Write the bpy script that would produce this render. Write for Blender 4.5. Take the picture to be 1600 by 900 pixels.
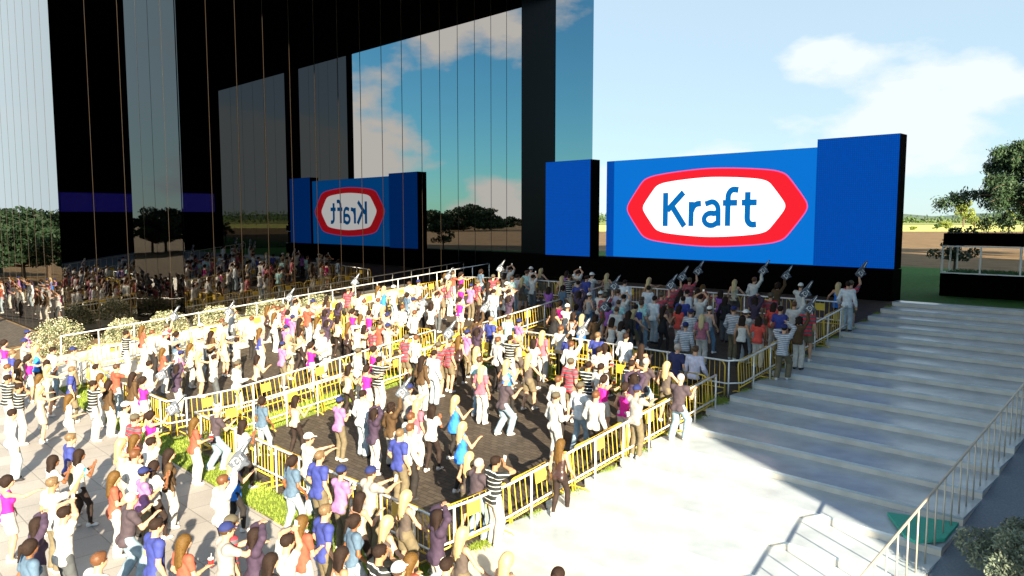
import bpy, bmesh, math, random
import numpy as np
from mathutils import Vector, Matrix
for o in list(bpy.data.objects): bpy.data.objects.remove(o)
SC = bpy.context.scene
COL = SC.collection
R = math.radians
# ------------------------------------------------------------------ camera, sky, sun, exposure
CZ = 6.3
cam = bpy.data.objects.new('camera', bpy.data.cameras.new('camera')); COL.objects.link(cam)
cam.data.sensor_width = 36; cam.data.lens = 36*1180/1600
cam.data.clip_start = 0.1; cam.data.clip_end = 9000
cam.location = (0, 0, CZ); cam.rotation_euler = (R(90)-math.atan(108/1180), 0, R(45))
SC.camera = cam
CLOUD_SEED = 3.1
SUN_AZ = math.atan2(0.884, -0.468); SUN_EL = R(21.6)
w = bpy.data.worlds.new('World'); SC.world = w; w.use_nodes = True
nt = w.node_tree; N = nt.nodes; L = nt.links; N.clear()
out = N.new('ShaderNodeOutputWorld'); sky = N.new('ShaderNodeTexSky'); sky.sky_type = 'NISHITA'
sky.sun_disc = False; sky.sun_elevation = SUN_EL; sky.sun_rotation = SUN_AZ
sky.air_density = 1.0; sky.dust_density = 0.15; sky.ozone_density = 3.5
bg = N.new('ShaderNodeBackground'); bg.inputs[1].default_value = 0.052
tint = N.new('ShaderNodeMix'); tint.data_type = 'RGBA'; tint.blend_type = 'MULTIPLY'; tint.inputs[0].default_value = 1
L.new(sky.outputs[0], tint.inputs[6]); L.new(tint.outputs[2], bg.inputs[0])
tc = N.new('ShaderNodeTexCoord'); sep = N.new('ShaderNodeSeparateXYZ'); L.new(tc.outputs['Generated'], sep.inputs[0])
def wm(op, a, b=None):
    n = N.new('ShaderNodeMath'); n.operation = op
    for i, q in enumerate((a, b)):
        if q is None: continue
        if isinstance(q, (int, float)): n.inputs[i].default_value = q
        else: L.new(q, n.inputs[i])
    return n.outputs[0]
td_ = N.new('ShaderNodeMix'); td_.data_type = 'RGBA'; tr_ = N.new('ShaderNodeMapRange'); tr_.inputs['From Min'].default_value = -.4; tr_.inputs['From Max'].default_value = .7
L.new(sep.outputs[0], tr_.inputs[0]); L.new(tr_.outputs[0], td_.inputs[0]); td_.inputs[6].default_value = (.78, 1.0, 1.08, 1); td_.inputs[7].default_value = (.68, 1.42, 1.5, 1); L.new(td_.outputs[2], tint.inputs[7])
cv = N.new('ShaderNodeMapping'); cv.inputs['Scale'].default_value = (1, 1, 2.1); cv.inputs['Location'].default_value = (0, 0, CLOUD_SEED)
L.new(tc.outputs['Generated'], cv.inputs[0])
no = N.new('ShaderNodeTexNoise'); no.inputs['Scale'].default_value = 2.6; no.inputs['Detail'].default_value = 8; no.inputs['Roughness'].default_value = 0.52
L.new(cv.outputs[0], no.inputs['Vector'])
cr = N.new('ShaderNodeValToRGB'); cr.color_ramp.elements[0].position = 0.525; cr.color_ramp.elements[1].position = 0.575
L.new(no.outputs['Fac'], cr.inputs[0])
cb = N.new('ShaderNodeBackground'); cb.inputs[0].default_value = (1.0, 0.95, 0.88, 1); cb.inputs[1].default_value = 0.44
mx = N.new('ShaderNodeMixShader'); L.new(cr.outputs[0], mx.inputs[0]); L.new(bg.outputs[0], mx.inputs[1]); L.new(cb.outputs[0], mx.inputs[2])
# bright veils added to whiten parts of the sky and their reflections
vb = N.new('ShaderNodeBackground'); vb.inputs[0].default_value = (.78, .94, 1.0, 1); vb.inputs[1].default_value = .18
vr = N.new('ShaderNodeMapRange'); vr.inputs['From Min'].default_value = .25; vr.inputs['From Max'].default_value = .75; vr.inputs['To Max'].default_value = .80; vr.interpolation_type = 'SMOOTHSTEP'
vr2 = N.new('ShaderNodeMapRange'); vr2.inputs['From Min'].default_value = .45; vr2.inputs['From Max'].default_value = .95; vr2.inputs['To Max'].default_value = .85; vr2.interpolation_type = 'SMOOTHSTEP'
L.new(wm('MULTIPLY', sep.outputs[0], -1.0), vr2.inputs[0]); vx = N.new('ShaderNodeMapRange'); vx.inputs['From Min'].default_value = .30; vx.inputs['From Max'].default_value = -.15; vx.interpolation_type = 'SMOOTHSTEP'
L.new(sep.outputs[0], vx.inputs[0]); vm_ = wm('MULTIPLY', vr.outputs[0], vx.outputs[0])
vr3 = N.new('ShaderNodeMapRange'); vr3.inputs['From Min'].default_value = .05; vr3.inputs['From Max'].default_value = .28; vr3.inputs['To Max'].default_value = .8
L.new(wm('MULTIPLY', sep.outputs[1], -1.0), vr3.inputs[0]); vp = N.new('ShaderNodeMapRange'); vp.inputs['From Min'].default_value = .70; vp.inputs['From Max'].default_value = .90; L.new(sep.outputs[0], vp.inputs[0]); pale = wm('MULTIPLY', vr3.outputs[0], vp.outputs[0])
mv = N.new('ShaderNodeMixShader'); L.new(vr.outputs[0], mv.inputs[0]) if False else L.new(vm_, mv.inputs[0]); L.new(mx.outputs[0], mv.inputs[1]); L.new(vb.outputs[0], mv.inputs[2])
vb2 = N.new('ShaderNodeBackground'); vb2.inputs[0].default_value = (.80, .95, 1.0, 1); vb2.inputs[1].default_value = .42
mw = N.new('ShaderNodeMixShader'); vy = N.new('ShaderNodeMapRange'); vy.inputs['From Min'].default_value = .45; vy.inputs['From Max'].default_value = .05; vy.interpolation_type = 'SMOOTHSTEP'
L.new(sep.outputs[1], vy.inputs[0]); L.new(wm('MAXIMUM', pale, wm('MULTIPLY', vr2.outputs[0], vy.outputs[0])), mw.inputs[0]); L.new(mv.outputs[0], mw.inputs[1]); L.new(vb2.outputs[0], mw.inputs[2])
L.new(mw.outputs[0], out.inputs[0])
sl = bpy.data.lights.new('sun', 'SUN'); sl.energy = 5.0; sl.angle = R(0.6); sl.color = (1.0, 0.84, 0.60)
so = bpy.data.objects.new('sun', sl); COL.objects.link(so)
td = Vector((math.sin(SUN_AZ)*math.cos(SUN_EL), math.cos(SUN_AZ)*math.cos(SUN_EL), math.sin(SUN_EL)))
so.rotation_euler = td.to_track_quat('Z', 'Y').to_euler(); so.location = td*60
vs = SC.view_settings; vs.view_transform = 'Standard'; vs.look = 'None'; vs.exposure = 2.2; vs.gamma = 1.0; vs.use_curve_mapping = False
SC.cycles.max_bounces = 8; SC.cycles.glossy_bounces = 6; SC.cycles.transparent_max_bounces = 12

# ------------------------------------------------------------------ helpers
def gz(v, u):
    zr = float(np.interp(u, [9.7, 32.4], [0, 2.95]))
    zl = float(np.interp(u, [1.8, 8.5, 37.8], [0, .55, 2.95]))
    t = min(1, max(0, (-v-27)/5.0))
    return zr*(1-t)+zl*t
F_ = 1180.; P_ = math.atan(108/1180.)
def ray(px, py):
    x = (px-800)/F_; y = -(py-450)/F_
    d = (x, math.cos(P_)+y*math.sin(P_), -math.sin(P_)+y*math.cos(P_)); s = math.sqrt(.5)
    return np.array([s*(d[0]-d[1]), s*(d[0]+d[1]), d[2]])
def ground_under(px, py, h):
    """the spot on the ground where something h metres tall has its top on that line of sight"""
    r = ray(px, py); f = lambda t: CZ+r[2]*t-gz(r[0]*t, r[1]*t)-h
    a = 2.0
    for b in np.arange(2, 80, .1):
        if f(b) < 0: break
        a = b
    for _ in range(30):
        m = (a+b)/2
        if f(m) > 0: a = m
        else: b = m
    return r[0]*a, r[1]*a
MATS = {}
def mat(name, col=(.5,.5,.5), rough=.6, metal=0., var=0., scale=20., bump=0., emit=0., spec=.5, ior=None, stripes=None, detail=3, sss=0):
    if name in MATS: return MATS[name]
    m = bpy.data.materials.new(name); m.use_nodes = True; t = m.node_tree; b = t.nodes['Principled BSDF']
    b.inputs['Base Color'].default_value = (*col, 1); b.inputs['Roughness'].default_value = rough; b.inputs['Metallic'].default_value = metal
    b.inputs['Specular IOR Level'].default_value = spec
    if ior: b.inputs['IOR'].default_value = ior
    src = None
    if var or bump or stripes:
        c = t.nodes.new('ShaderNodeTexCoord'); n = t.nodes.new('ShaderNodeTexNoise'); n.inputs['Scale'].default_value = scale; n.inputs['Detail'].default_value = detail
        t.links.new(c.outputs['Object'], n.inputs['Vector'])
    if stripes:
        sp = t.nodes.new('ShaderNodeSeparateXYZ'); t.links.new(c.outputs['Object'], sp.inputs[0])
        def mm(op, a, bb):
            q = t.nodes.new('ShaderNodeMath'); q.operation = op
            for i, s in enumerate((a, bb)):
                if isinstance(s, (int, float)): q.inputs[i].default_value = s
                else: t.links.new(s, q.inputs[i])
            return q.outputs[0]
        per, duty, c2, plaid = stripes
        f = mm('LESS_THAN', mm('FRACT', mm('DIVIDE', sp.outputs[2], per), 0), duty)
        if plaid:
            g = mm('LESS_THAN', mm('FRACT', mm('DIVIDE', sp.outputs[0], per*.8), 0), duty)
            f = mm('MULTIPLY', mm('ADD', f, g), .5)
        x = t.nodes.new('ShaderNodeMix'); x.data_type = 'RGBA'; x.inputs[6].default_value = (*col, 1); x.inputs[7].default_value = (*c2, 1)
        t.links.new(f, x.inputs[0]); src = x.outputs[2]
    if var:
        x = t.nodes.new('ShaderNodeMix'); x.data_type = 'RGBA'; x.blend_type = 'MULTIPLY'; x.inputs[0].default_value = 1
        r = t.nodes.new('ShaderNodeMapRange'); r.inputs['From Min'].default_value = .3; r.inputs['From Max'].default_value = .7
        r.inputs['To Min'].default_value = 1-var; r.inputs['To Max'].default_value = 1+var
        t.links.new(n.outputs['Fac'], r.inputs[0]); t.links.new(r.outputs[0], x.inputs[7])
        if src: t.links.new(src, x.inputs[6])
        else: x.inputs[6].default_value = (*col, 1)
        src = x.outputs[2]
    if src: t.links.new(src, b.inputs['Base Color'])
    if bump:
        bp = t.nodes.new('ShaderNodeBump'); bp.inputs['Strength'].default_value = bump; bp.inputs['Distance'].default_value = .02
        t.links.new(n.outputs['Fac'], bp.inputs['Height']); t.links.new(bp.outputs[0], b.inputs['Normal'])
    if emit:
        b.inputs['Emission Color'].default_value = (*col, 1); b.inputs['Emission Strength'].default_value = emit
        b.inputs['Base Color'].default_value = (.01, .01, .01, 1)
    MATS[name] = m; return m
def newmesh(name, V, Fs, smooth=False):
    me = bpy.data.meshes.new(name); V = np.asarray(V, dtype=np.float64)
    me.from_pydata(V.tolist(), [], Fs.tolist() if isinstance(Fs, np.ndarray) else Fs); me.update()
    if smooth: me.shade_smooth()
    return me
def link(name, me, m=None, parent=None, loc=(0,0,0), rot=(0,0,0)):
    o = bpy.data.objects.new(name, me); COL.objects.link(o)
    if m is not None:
        if me is not None and len(me.materials) == 0: me.materials.append(m)
        elif me is not None:
            o.material_slots[0].link = 'OBJECT'; o.material_slots[0].material = m
    o.location = loc; o.rotation_euler = rot
    if parent is not None: o.parent = parent
    return o
def tag(o, label=None, cat=None, group=None, kind=None):
    if label: o['label'] = label
    if cat: o['category'] = cat
    if group: o['group'] = group
    if kind: o['kind'] = kind
    return o
def empty(name, loc=(0,0,0), rot=(0,0,0), **k):
    o = bpy.data.objects.new(name, None); COL.objects.link(o); o.location = loc; o.rotation_euler = rot; o.empty_display_size = .1
    return tag(o, **k)
class MB:
    def __init__(s): s.V = []; s.F = []
    def box(s, x0, x1, y0, y1, z0, z1):
        n = len(s.V); s.V += [(x0,y0,z0),(x1,y0,z0),(x1,y1,z0),(x0,y1,z0),(x0,y0,z1),(x1,y0,z1),(x1,y1,z1),(x0,y1,z1)]
        s.F += [[n+a for a in f] for f in ((3,2,1,0),(4,5,6,7),(0,1,5,4),(1,2,6,5),(2,3,7,6),(3,0,4,7))]; return s
    def poly(s, pts, faces):
        n = len(s.V); s.V += [tuple(p) for p in pts]; s.F += [[n+a for a in f] for f in faces]; return s
    def tube(s, pts, r, n=8, r2=None, cap=True):
        pts = [Vector(p) for p in pts]; base = len(s.V); k = len(pts); up = None
        for i, p in enumerate(pts):
            t = (pts[min(i+1, k-1)]-pts[max(i-1, 0)]).normalized()
            if up is None: up = Vector((0,0,1)) if abs(t.z) < .9 else Vector((1,0,0))
            a = t.cross(up)
            if a.length < 1e-4: a = t.cross(Vector((0,1,0)))
            a.normalize(); b = a.cross(t).normalized()
            rr = r[i] if isinstance(r, (list, tuple)) else r
            rb = rr if r2 is None else (r2[i] if isinstance(r2, (list, tuple)) else r2)
            for j in range(n):
                th = 2*math.pi*j/n; s.V.append(tuple(p+a*math.cos(th)*rr+b*math.sin(th)*rb))
        for i in range(k-1):
            for j in range(n):
                s.F.append([base+i*n+j, base+i*n+(j+1) % n, base+(i+1)*n+(j+1) % n, base+(i+1)*n+j])
        if cap: s.F.append([base+j for j in range(n)][::-1]); s.F.append([base+(k-1)*n+j for j in range(n)])
        return s
    def mesh(s, name, smooth=False): return newmesh(name, s.V, s.F, smooth)
    def build(s, name, m, parent=None, smooth=False, **k): return link(name, s.mesh(name, smooth), m, parent, **k)
def grid_sheet(name, v0, v1, u0, u1, m, dz, step=.5):
    def axis(a, b, marks):
        n = max(1, int(round((b-a)/step))); s = set(np.linspace(a, b, n+1).round(4)); s |= {q for q in marks if a < q < b}; return sorted(s)
    A = axis(v0, v1, (-32, -27)); B = axis(u0, u1, (1.8, 8.5, 9.7, 32.4, 37.8))
    V = [(a, b, gz(a, b)+dz) for a in A for b in B]; nb = len(B)
    Fs = [(i*nb+j, (i+1)*nb+j, (i+1)*nb+j+1, i*nb+j+1) for i in range(len(A)-1) for j in range(nb-1)]
    o = link(name, newmesh(name, V, Fs), m); tag(o, kind='structure'); return o
rng = np.random.default_rng(7); random.seed(7)

# ------------------------------------------------------------------ surface materials
def field_mat(name, c1, c2, scale, bump=.0, rows=None):
    m = bpy.data.materials.new(name); m.use_nodes = True; t = m.node_tree; b = t.nodes['Principled BSDF']; b.inputs['Roughness'].default_value = .95; b.inputs['Specular IOR Level'].default_value = .15
    c = t.nodes.new('ShaderNodeTexCoord'); n = t.nodes.new('ShaderNodeTexNoise'); n.inputs['Scale'].default_value = scale; n.inputs['Detail'].default_value = 8; n.inputs['Roughness'].default_value = .65
    mp = t.nodes.new('ShaderNodeMapping'); t.links.new(c.outputs['Object'], mp.inputs[0]); t.links.new(mp.outputs[0], n.inputs['Vector'])
    if rows: mp.inputs['Rotation'].default_value = (0, 0, rows[0]); mp.inputs['Scale'].default_value = (1, rows[1], 1)
    r = t.nodes.new('ShaderNodeValToRGB'); r.color_ramp.elements[0].position = .35; r.color_ramp.elements[1].position = .65
    r.color_ramp.elements[0].color = (*c1, 1); r.color_ramp.elements[1].color = (*c2, 1)
    t.links.new(n.outputs['Fac'], r.inputs[0]); t.links.new(r.outputs[0], b.inputs['Base Color'])
    if bump:
        bp = t.nodes.new('ShaderNodeBump'); bp.inputs['Strength'].default_value = 1; bp.inputs['Distance'].default_value = bump
        t.links.new(n.outputs['Fac'], bp.inputs['Height']); t.links.new(bp.outputs[0], b.inputs['Normal'])
    return m
def brick_mat(name, c1, c2, mortar, scale, bw, bh, msize, rough=.7, rot=0, bump=.01, spec=.5, offset=.5, grain=60):
    m = bpy.data.materials.new(name); m.use_nodes = True; t = m.node_tree; b = t.nodes['Principled BSDF']; b.inputs['Roughness'].default_value = rough; b.inputs['Specular IOR Level'].default_value = spec
    c = t.nodes.new('ShaderNodeTexCoord'); mp = t.nodes.new('ShaderNodeMapping'); mp.inputs['Rotation'].default_value = (0, 0, rot)
    k = t.nodes.new('ShaderNodeTexBrick'); k.inputs['Scale'].default_value = scale; k.inputs['Brick Width'].default_value = bw; k.inputs['Row Height'].default_value = bh
    k.inputs['Mortar Size'].default_value = msize; k.inputs['Mortar Smooth'].default_value = .3; k.offset = offset
    k.inputs['Color1'].default_value = (*c1, 1); k.inputs['Color2'].default_value = (*c2, 1); k.inputs['Mortar'].default_value = (*mortar, 1)
    t.links.new(c.outputs['Object'], mp.inputs[0]); t.links.new(mp.outputs[0], k.inputs['Vector'])
    n = t.nodes.new('ShaderNodeTexNoise'); n.inputs['Scale'].default_value = grain; n.inputs['Detail'].default_value = 4; t.links.new(c.outputs['Object'], n.inputs['Vector'])
    n2 = t.nodes.new('ShaderNodeTexNoise'); n2.inputs['Scale'].default_value = .6; n2.inputs['Detail'].default_value = 5; t.links.new(c.outputs['Object'], n2.inputs['Vector'])
    ad = t.nodes.new('ShaderNodeMath'); ad.operation = 'ADD'; t.links.new(n.outputs['Fac'], ad.inputs[0]); t.links.new(n2.outputs['Fac'], ad.inputs[1])
    r = t.nodes.new('ShaderNodeMapRange'); r.inputs['From Min'].default_value = .6; r.inputs['From Max'].default_value = 1.4; r.inputs['To Min'].default_value = .75; r.inputs['To Max'].default_value = 1.25
    t.links.new(ad.outputs[0], r.inputs[0])
    x = t.nodes.new('ShaderNodeMix'); x.data_type = 'RGBA'; x.blend_type = 'MULTIPLY'; x.inputs[0].default_value = 1
    t.links.new(k.outputs['Color'], x.inputs[6]); t.links.new(r.outputs[0], x.inputs[7]); t.links.new(x.outputs[2], b.inputs['Base Color'])
    bp = t.nodes.new('ShaderNodeBump'); bp.inputs['Strength'].default_value = .6; bp.inputs['Distance'].default_value = bump; bp.invert = True
    t.links.new(k.outputs['Fac'], bp.inputs['Height']); t.links.new(bp.outputs[0], b.inputs['Normal'])
    return m
M_brown = field_mat('ploughed_soil', (.09,.058,.03), (.19,.13,.07), .55, .12, rows=(R(20), 3))
M_lawn = field_mat('lawn_grass', (.02,.075,.014), (.045,.14,.025), 9, .03)
M_straw = field_mat('stubble_field', (.36,.38,.10), (.50,.50,.17), .05)
M_far = field_mat('far_fields', (.10,.16,.05), (.30,.30,.12), .004)
M_hill = field_mat('hill_green', (.05,.09,.06), (.09,.12,.10), .01)
M_asph = field_mat('asphalt', (.12,.155,.20), (.17,.21,.26), 30, .004)
M_pav = brick_mat('stone_paving', (.26,.25,.245), (.31,.30,.29), (.17,.165,.16), 1, .9, .9, .012, .7, R(0), .006, offset=.0)
M_paver = brick_mat('dark_brick_paving', (.042,.034,.027), (.066,.054,.043), (.02,.017,.014), 1, .24, .12, .009, .75, 0, .006, spec=.3)
M_conc = mat('pale_concrete', (.46,.44,.40), .5, var=.14, scale=2.5, bump=.15, detail=8, spec=.5)
M_tread = mat('tread_concrete', (.355,.415,.47), .26, var=.16, scale=1.7, bump=.1, detail=9, spec=.6)  # blue of shade and reflected sky is put into the tread colour
M_black = mat('black_cladding', (.0012,.0011,.001), .8, spec=.01)
M_glass = mat('mirror_glass', (0,0,0), .0, ior=2.75, spec=.5)
M_bronze = mat('bronze_mullion', (.03,.021,.013), .5, .3)
M_galv = mat('galvanised_steel', (.62,.63,.63), .38, .35, var=.08, scale=15)
M_yel = mat('yellow_enamel', (.60,.41,.05), .38, var=.08, scale=12)
M_steel = mat('rail_steel', (.42,.38,.31), .4, .3)

# ------------------------------------------------------------------ ground
def ground():
    def ax(lo, hi, step, marks, far):
        s = set(np.arange(lo, hi+1e-6, step).round(3)) | set(marks)
        for d in (10, 25, 60, 120, 250, 500, 1100, 2400, 5500): s |= {lo-d, hi+d}
        return sorted(s)
    A = ax(-62, 16, 1, (-32, -27), 0); B = ax(-14, 48, 1, (1.8, 8.5, 9.7, 32.4, 37.8), 0)
    V = []
    for a in A:
        for b in B:
            V.append((a, b, gz(a, b)))
    nb = len(B)
    Fs = [(i*nb+j, (i+1)*nb+j, (i+1)*nb+j+1, i*nb+j+1) for i in range(len(A)-1) for j in range(nb-1)]
    return tag(link('ground', newmesh('ground', V, Fs), M_brown), kind='structure')
ground()
grid_sheet('paving', -72, -8.5, -14, 7.28, M_pav, .012, 1.0)
grid_sheet('concrete_apron', -8.5, 6, -14, 8.1, M_conc, .013, 1.0)
grid_sheet('concrete_apron', -10.35, -3.0, 8.1, 10.3, M_conc, .013, 1.0)
grid_sheet('pale_path', -35.6, -30.2, 7.28, 17.5, M_conc, .013, .5)
grid_sheet('brick_floor', -20.45, -10.35, 8.1, 17.95, M_paver, .013, .5)
grid_sheet('brick_floor', -30.2, -21.9, 8.1, 17.95, M_paver, .013, .5)
grid_sheet('brick_floor', -21.05, -10.35, 19.15, 32.4, M_paver, .013, .5)
grid_sheet('brick_floor', -35.6, -21.9, 18.9, 32.4, M_paver, .013, .5)
grid_sheet('side_road', -3.6, 16, 8.1, 32.4, M_asph, .008, 1.0)

# lawn behind the stage
def flat(name, pts, z, m):
    return tag(link(name, newmesh(name, [(x, y, z) for x, y in pts], [tuple(range(len(pts)))]), m), kind='structure')
flat('lawn', [(-60,32.4),(60,32.4),(60,44),(-14,56.5),(-60,64)], 2.958, M_lawn)
s2 = math.sqrt(.5)
def cxy(X, Z): return (s2*(X-Z), s2*(X+Z))     # metres to the right / ahead of the viewpoint -> ground plan
flat('stubble_field', [cxy(-400,205),cxy(600,190),cxy(900,420),cxy(-700,420)], 3.02, M_straw)
flat('far_fields', [cxy(-1200,430),cxy(1500,430),cxy(4500,3200),cxy(-4500,3200)], 3.1, M_far)
# grass strips and tufts (blades one cannot count)
def grass_blades(name, pts, h0, h1, m, wdt=.012):
    n = len(pts); P = np.array(pts); ang = rng.uniform(0, 6.283, n); h = rng.uniform(h0, h1, n)
    dx = np.cos(ang)*wdt; dy = np.sin(ang)*wdt; lx = rng.normal(0, .4, n)*h; ly = rng.normal(0, .4, n)*h
    V = np.empty((n*3, 3)); V[0::3] = P+np.c_[dx, dy, dx*0]; V[1::3] = P-np.c_[dx, dy, dx*0]; V[2::3] = P+np.c_[lx, ly, h]
    return tag(link(name, newmesh(name, V, np.arange(n*3).reshape(n, 3)), m), kind='stuff')
M_blade = mat('grass_blade', (.17,.235,.035), .8, var=.35, scale=1.2, spec=.2)
M_soilg = field_mat('turf', (.10,.15,.025), (.19,.25,.045), 14, .03)
strips = [(-30.2,-8.9,7.30,8.08),(-21.9,-20.45,8.1,18.3),(-20.45,-10.4,17.97,19.13),(-30.2,-21.9,17.97,18.88)]
for s in strips: grid_sheet('grass_verge', *s, M_soilg, .016, .5)
pts = []
for v0, v1, u0, u1 in strips:
    for _ in range(int((v1-v0)*(u1-u0)*420)):
        a = rng.uniform(v0, v1); b = rng.uniform(u0-.03, u1+.05); pts.append((a, b, gz(a, b)+.012))
for k in range(0, 19):                       # tufts along the foot of the steps' left edge
    uk = 8.87+1.27*k
    for _ in range(420):
        b = uk-.55+rng.normal(0, .16); a = -10.34+abs(rng.normal(0, .10))-.12; pts.append((a, b, gz(a, b)+.01))
tag(grass_blades('grass', pts, .04, .11, M_blade), 'short yellow green grass in strips between the crowd pens', 'grass')

# ------------------------------------------------------------------ steps
def steps():
    mt = MB(); mr = MB()
    for k in range(1, 19):
        u0 = 8.87+1.27*k; u1 = min(u0+1.27, 32.42)
        if u0 > 32: break
        z = gz(-5, u0)+.165; x0 = -10.4; x1 = -3.6
        zb = z-.6
        mt.box(x0, x1, u0, u1+.02, z-.05, z); mr.box(x0+.003, x1-.004, u0+.004, u1+.02, zb, z-.05)
    o = mt.build('stair_treads', M_tread); tag(o, kind='structure')
    o = mr.build('stair_risers', M_conc); tag(o, kind='structure')
steps()
mm = MB(); P = [(-4.75,14.75),(-3.65,15.15),(-3.62,14.2),(-3.95,13.75),(-4.15,13.85)]
mm.poly([(x,y,.80) for x,y in P]+[(x,y,.74) for x,y in P], [(0,4,3,2,1),(5,6,7,8,9)]+[(i,(i+1)%5,5+(i+1)%5,5+i) for i in range(5)])
tag(mm.build('floor_mat', mat('teal_rubber', (.03,.33,.26), .7, var=.1)), 'flat teal mat lying on the steps behind the handrail', 'mat')

# ------------------------------------------------------------------ glass building, canopy, opposite building
TOP = CZ+14.9
def glass_building():
    b = empty('glass_building', (-38, 20, 0), label='tall mirror glass building along the left side of the crowd', cat='building')
    o = Vector((-38, 20, 0))
    def add(mb, name, m):
        for i, v in enumerate(mb.V): mb.V[i] = (v[0]-o.x, v[1]-o.y, v[2])
        return mb.build(name, m, b)
    core = MB().box(-72,-38.5,9.82,37,-.5,TOP+3).box(-38.5,-35.32,13.92,43.6,-.5,TOP+3); add(core, 'core', M_black)
    # main face right part: v=-35.2, panes of 1.42 m
    def panes(fix, a0, a1, axis, n, z0, z1):
        for i in range(n):
            s = a0+(a1-a0)*i/n+.022; e = a0+(a1-a0)*(i+1)/n-.022
            if axis == 'u': q = MB().box(fix-.06, fix, s, e, z0, z1)
            else: q = MB().box(s, e, fix, fix+.06, z0, z1)
            add(q, 'glass_pane', M_glass)
            if i:
                c = a0+(a1-a0)*i/n
                if axis == 'u': q = MB().box(fix-.05, fix+.006, c-.005, c+.005, z0, z1)
                else: q = MB().box(c-.005, c+.005, fix-.006, fix+.05, z0, z1)
                add(q, 'mullion', M_bronze)
    panes(-35.2, 13.9, 36.1, 'u', 16, .7, TOP+2)
    panes(-35.2, 39.4, 43.5, 'u', 1, 2.9, TOP+2)
    panes(-38.4, 9.75, 13.9, 'u', 3, .95, TOP+2)
    panes(13.86, -38.4, -35.22, 'v', 2, .7, TOP+2)
    panes(9.7, -70, -38.42, 'v', 22, .3, TOP+2)
    add(MB().box(-35.35,-35.23,36.1,39.4,2.0,TOP+2), 'recessed_wall', mat('dull_black_glass', (.001,.001,.001), .3, spec=.05))
    add(MB().box(-38.55,-35.12,13.95,14.1,-.2,.65).box(-35.3,-35.1,14.1,37,-.2,.68).box(-38.5,-38.3,9.8,13.8,-.2,.92), 'plinth', M_black)
glass_building()
cn = MB().box(-35.18, 51, 12, 39.4, TOP, TOP+1.1)
tag(cn.build('roof_canopy', M_black), 'huge flat black roof canopy high above the crowd', 'canopy')
def opposite():
    b = empty('opposite_building', (16, 30, 0), label='black glass building facing the crowd from the far right side', cat='building')
    def add(mb, name, m):
        for i, v in enumerate(mb.V): mb.V[i] = (v[0]-16, v[1]-30, v[2])
        return mb.build(name, m, b)
    add(MB().box(12.1,22,5.0,54.2,-.5,TOP+14), 'core', M_black)
    for i in range(13):
        u0 = 36.9+(i if i < 6 else i+1.4)*1.32
        if u0+1.3 > 54.4: break
        add(MB().box(12.0,12.08,u0,u0+1.30,3,TOP+13.5), 'glass_pane', M_glass)
    add(MB().box(11.94,12.05,6,36,CZ+.75,CZ+2.75), 'added_glow_band', mat('added_blue_glow', (.02,.0,.75), .5, emit=.05))  # no real lamp: glowing strip added for the blue band in the mirror glass
opposite()

# ------------------------------------------------------------------ stage and LED screens
BL = mat('led_blue', (.0,.178,.68), .5, emit=.212, spec=0)
RD = mat('led_red', (1.0,.015,.03), .5, emit=.212, spec=0)
WH = mat('led_white', (1,.99,.97), .5, emit=.38, spec=0)
TX = mat('led_text_blue', (.0,.17,.52), .5, emit=.212, spec=0)
def led_grid(name, col, e):
    m = bpy.data.materials.new(name); m.use_nodes = True; t = m.node_tree; b = t.nodes['Principled BSDF']; b.inputs['Base Color'].default_value = (.005,.01,.03,1); b.inputs['Roughness'].default_value = .5; b.inputs['Specular IOR Level'].default_value = 0
    c = t.nodes.new('ShaderNodeTexCoord'); k = t.nodes.new('ShaderNodeTexBrick'); k.offset = 0; k.inputs['Scale'].default_value = 1
    k.inputs['Brick Width'].default_value = .085; k.inputs['Row Height'].default_value = .085; k.inputs['Mortar Size'].default_value = .012; k.inputs['Mortar Smooth'].default_value = .6
    mp = t.nodes.new('ShaderNodeMapping'); mp.inputs['Rotation'].default_value = (R(90), 0, 0); t.links.new(c.outputs['Object'], mp.inputs[0]); t.links.new(mp.outputs[0], k.inputs['Vector'])
    k.inputs['Color1'].default_value = (*col, 1); k.inputs['Color2'].default_value = tuple(q*.88 for q in col)+(1,); k.inputs['Mortar'].default_value = tuple(q*.55 for q in col)+(1,)
    t.links.new(k.outputs['Color'], b.inputs['Emission Color']); b.inputs['Emission Strength'].default_value = e
    return m
LG = led_grid('led_dark_blue', (.0,.085,.50), .205)
tag(MB().box(-35.4,-10.65,32.45,33.45,2.0,4.24).build('stage_base', M_black), 'long low black stage base under the blue screens', 'stage')
def screen(name, v0, v1, u, z0, z1, m, label, depth=.8):
    c = ((v0+v1)/2, u+depth/2, z0); e = empty(name, c, label=label, cat='screen')
    MB().box(v0-c[0], v1-c[0], -depth/2+.02, depth/2, 0, z1-z0).build('casing', M_black, e)
    q = MB().box(v0-c[0]+.01, v1-c[0]-.01, -depth/2, -depth/2+.018, .01, z1-z0-.01).build('led_panel', m, e)
    return e, c
screen('led_screen', -14.05, -10.7, 32.7, 4.26, 9.72, LG, 'tall plain blue screen at the right end of the stage')
screen('led_screen', -29.3, -26.03, 32.0, 4.25, 9.5, LG, 'narrow plain blue screen at the left end of the stage')
ms, mc = screen('led_screen', -25.62, -14.07, 32.9, 4.26, 9.40, BL, 'wide main screen showing the word Kraft in a red and white badge', .6)
MB().box(-25.62-mc[0], -25.12-mc[0], -.306, -.301, .02, 5.12).build('led_edge_strip', LG, ms)
def flatpoly(name, pts, y, m, par, th=.002):
    """pts in stage-plane metres (across, up), facing the crowd"""
    b = bmesh.new(); vs_ = [b.verts.new((x-mc[0], y, z-mc[2])) for x, z in pts]
    b.faces.new(vs_)
    bmesh.ops.triangulate(b, faces=b.faces[:]); me = bpy.data.meshes.new(name); b.to_mesh(me); b.free()
    return link(name, me, m, par)
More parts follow.
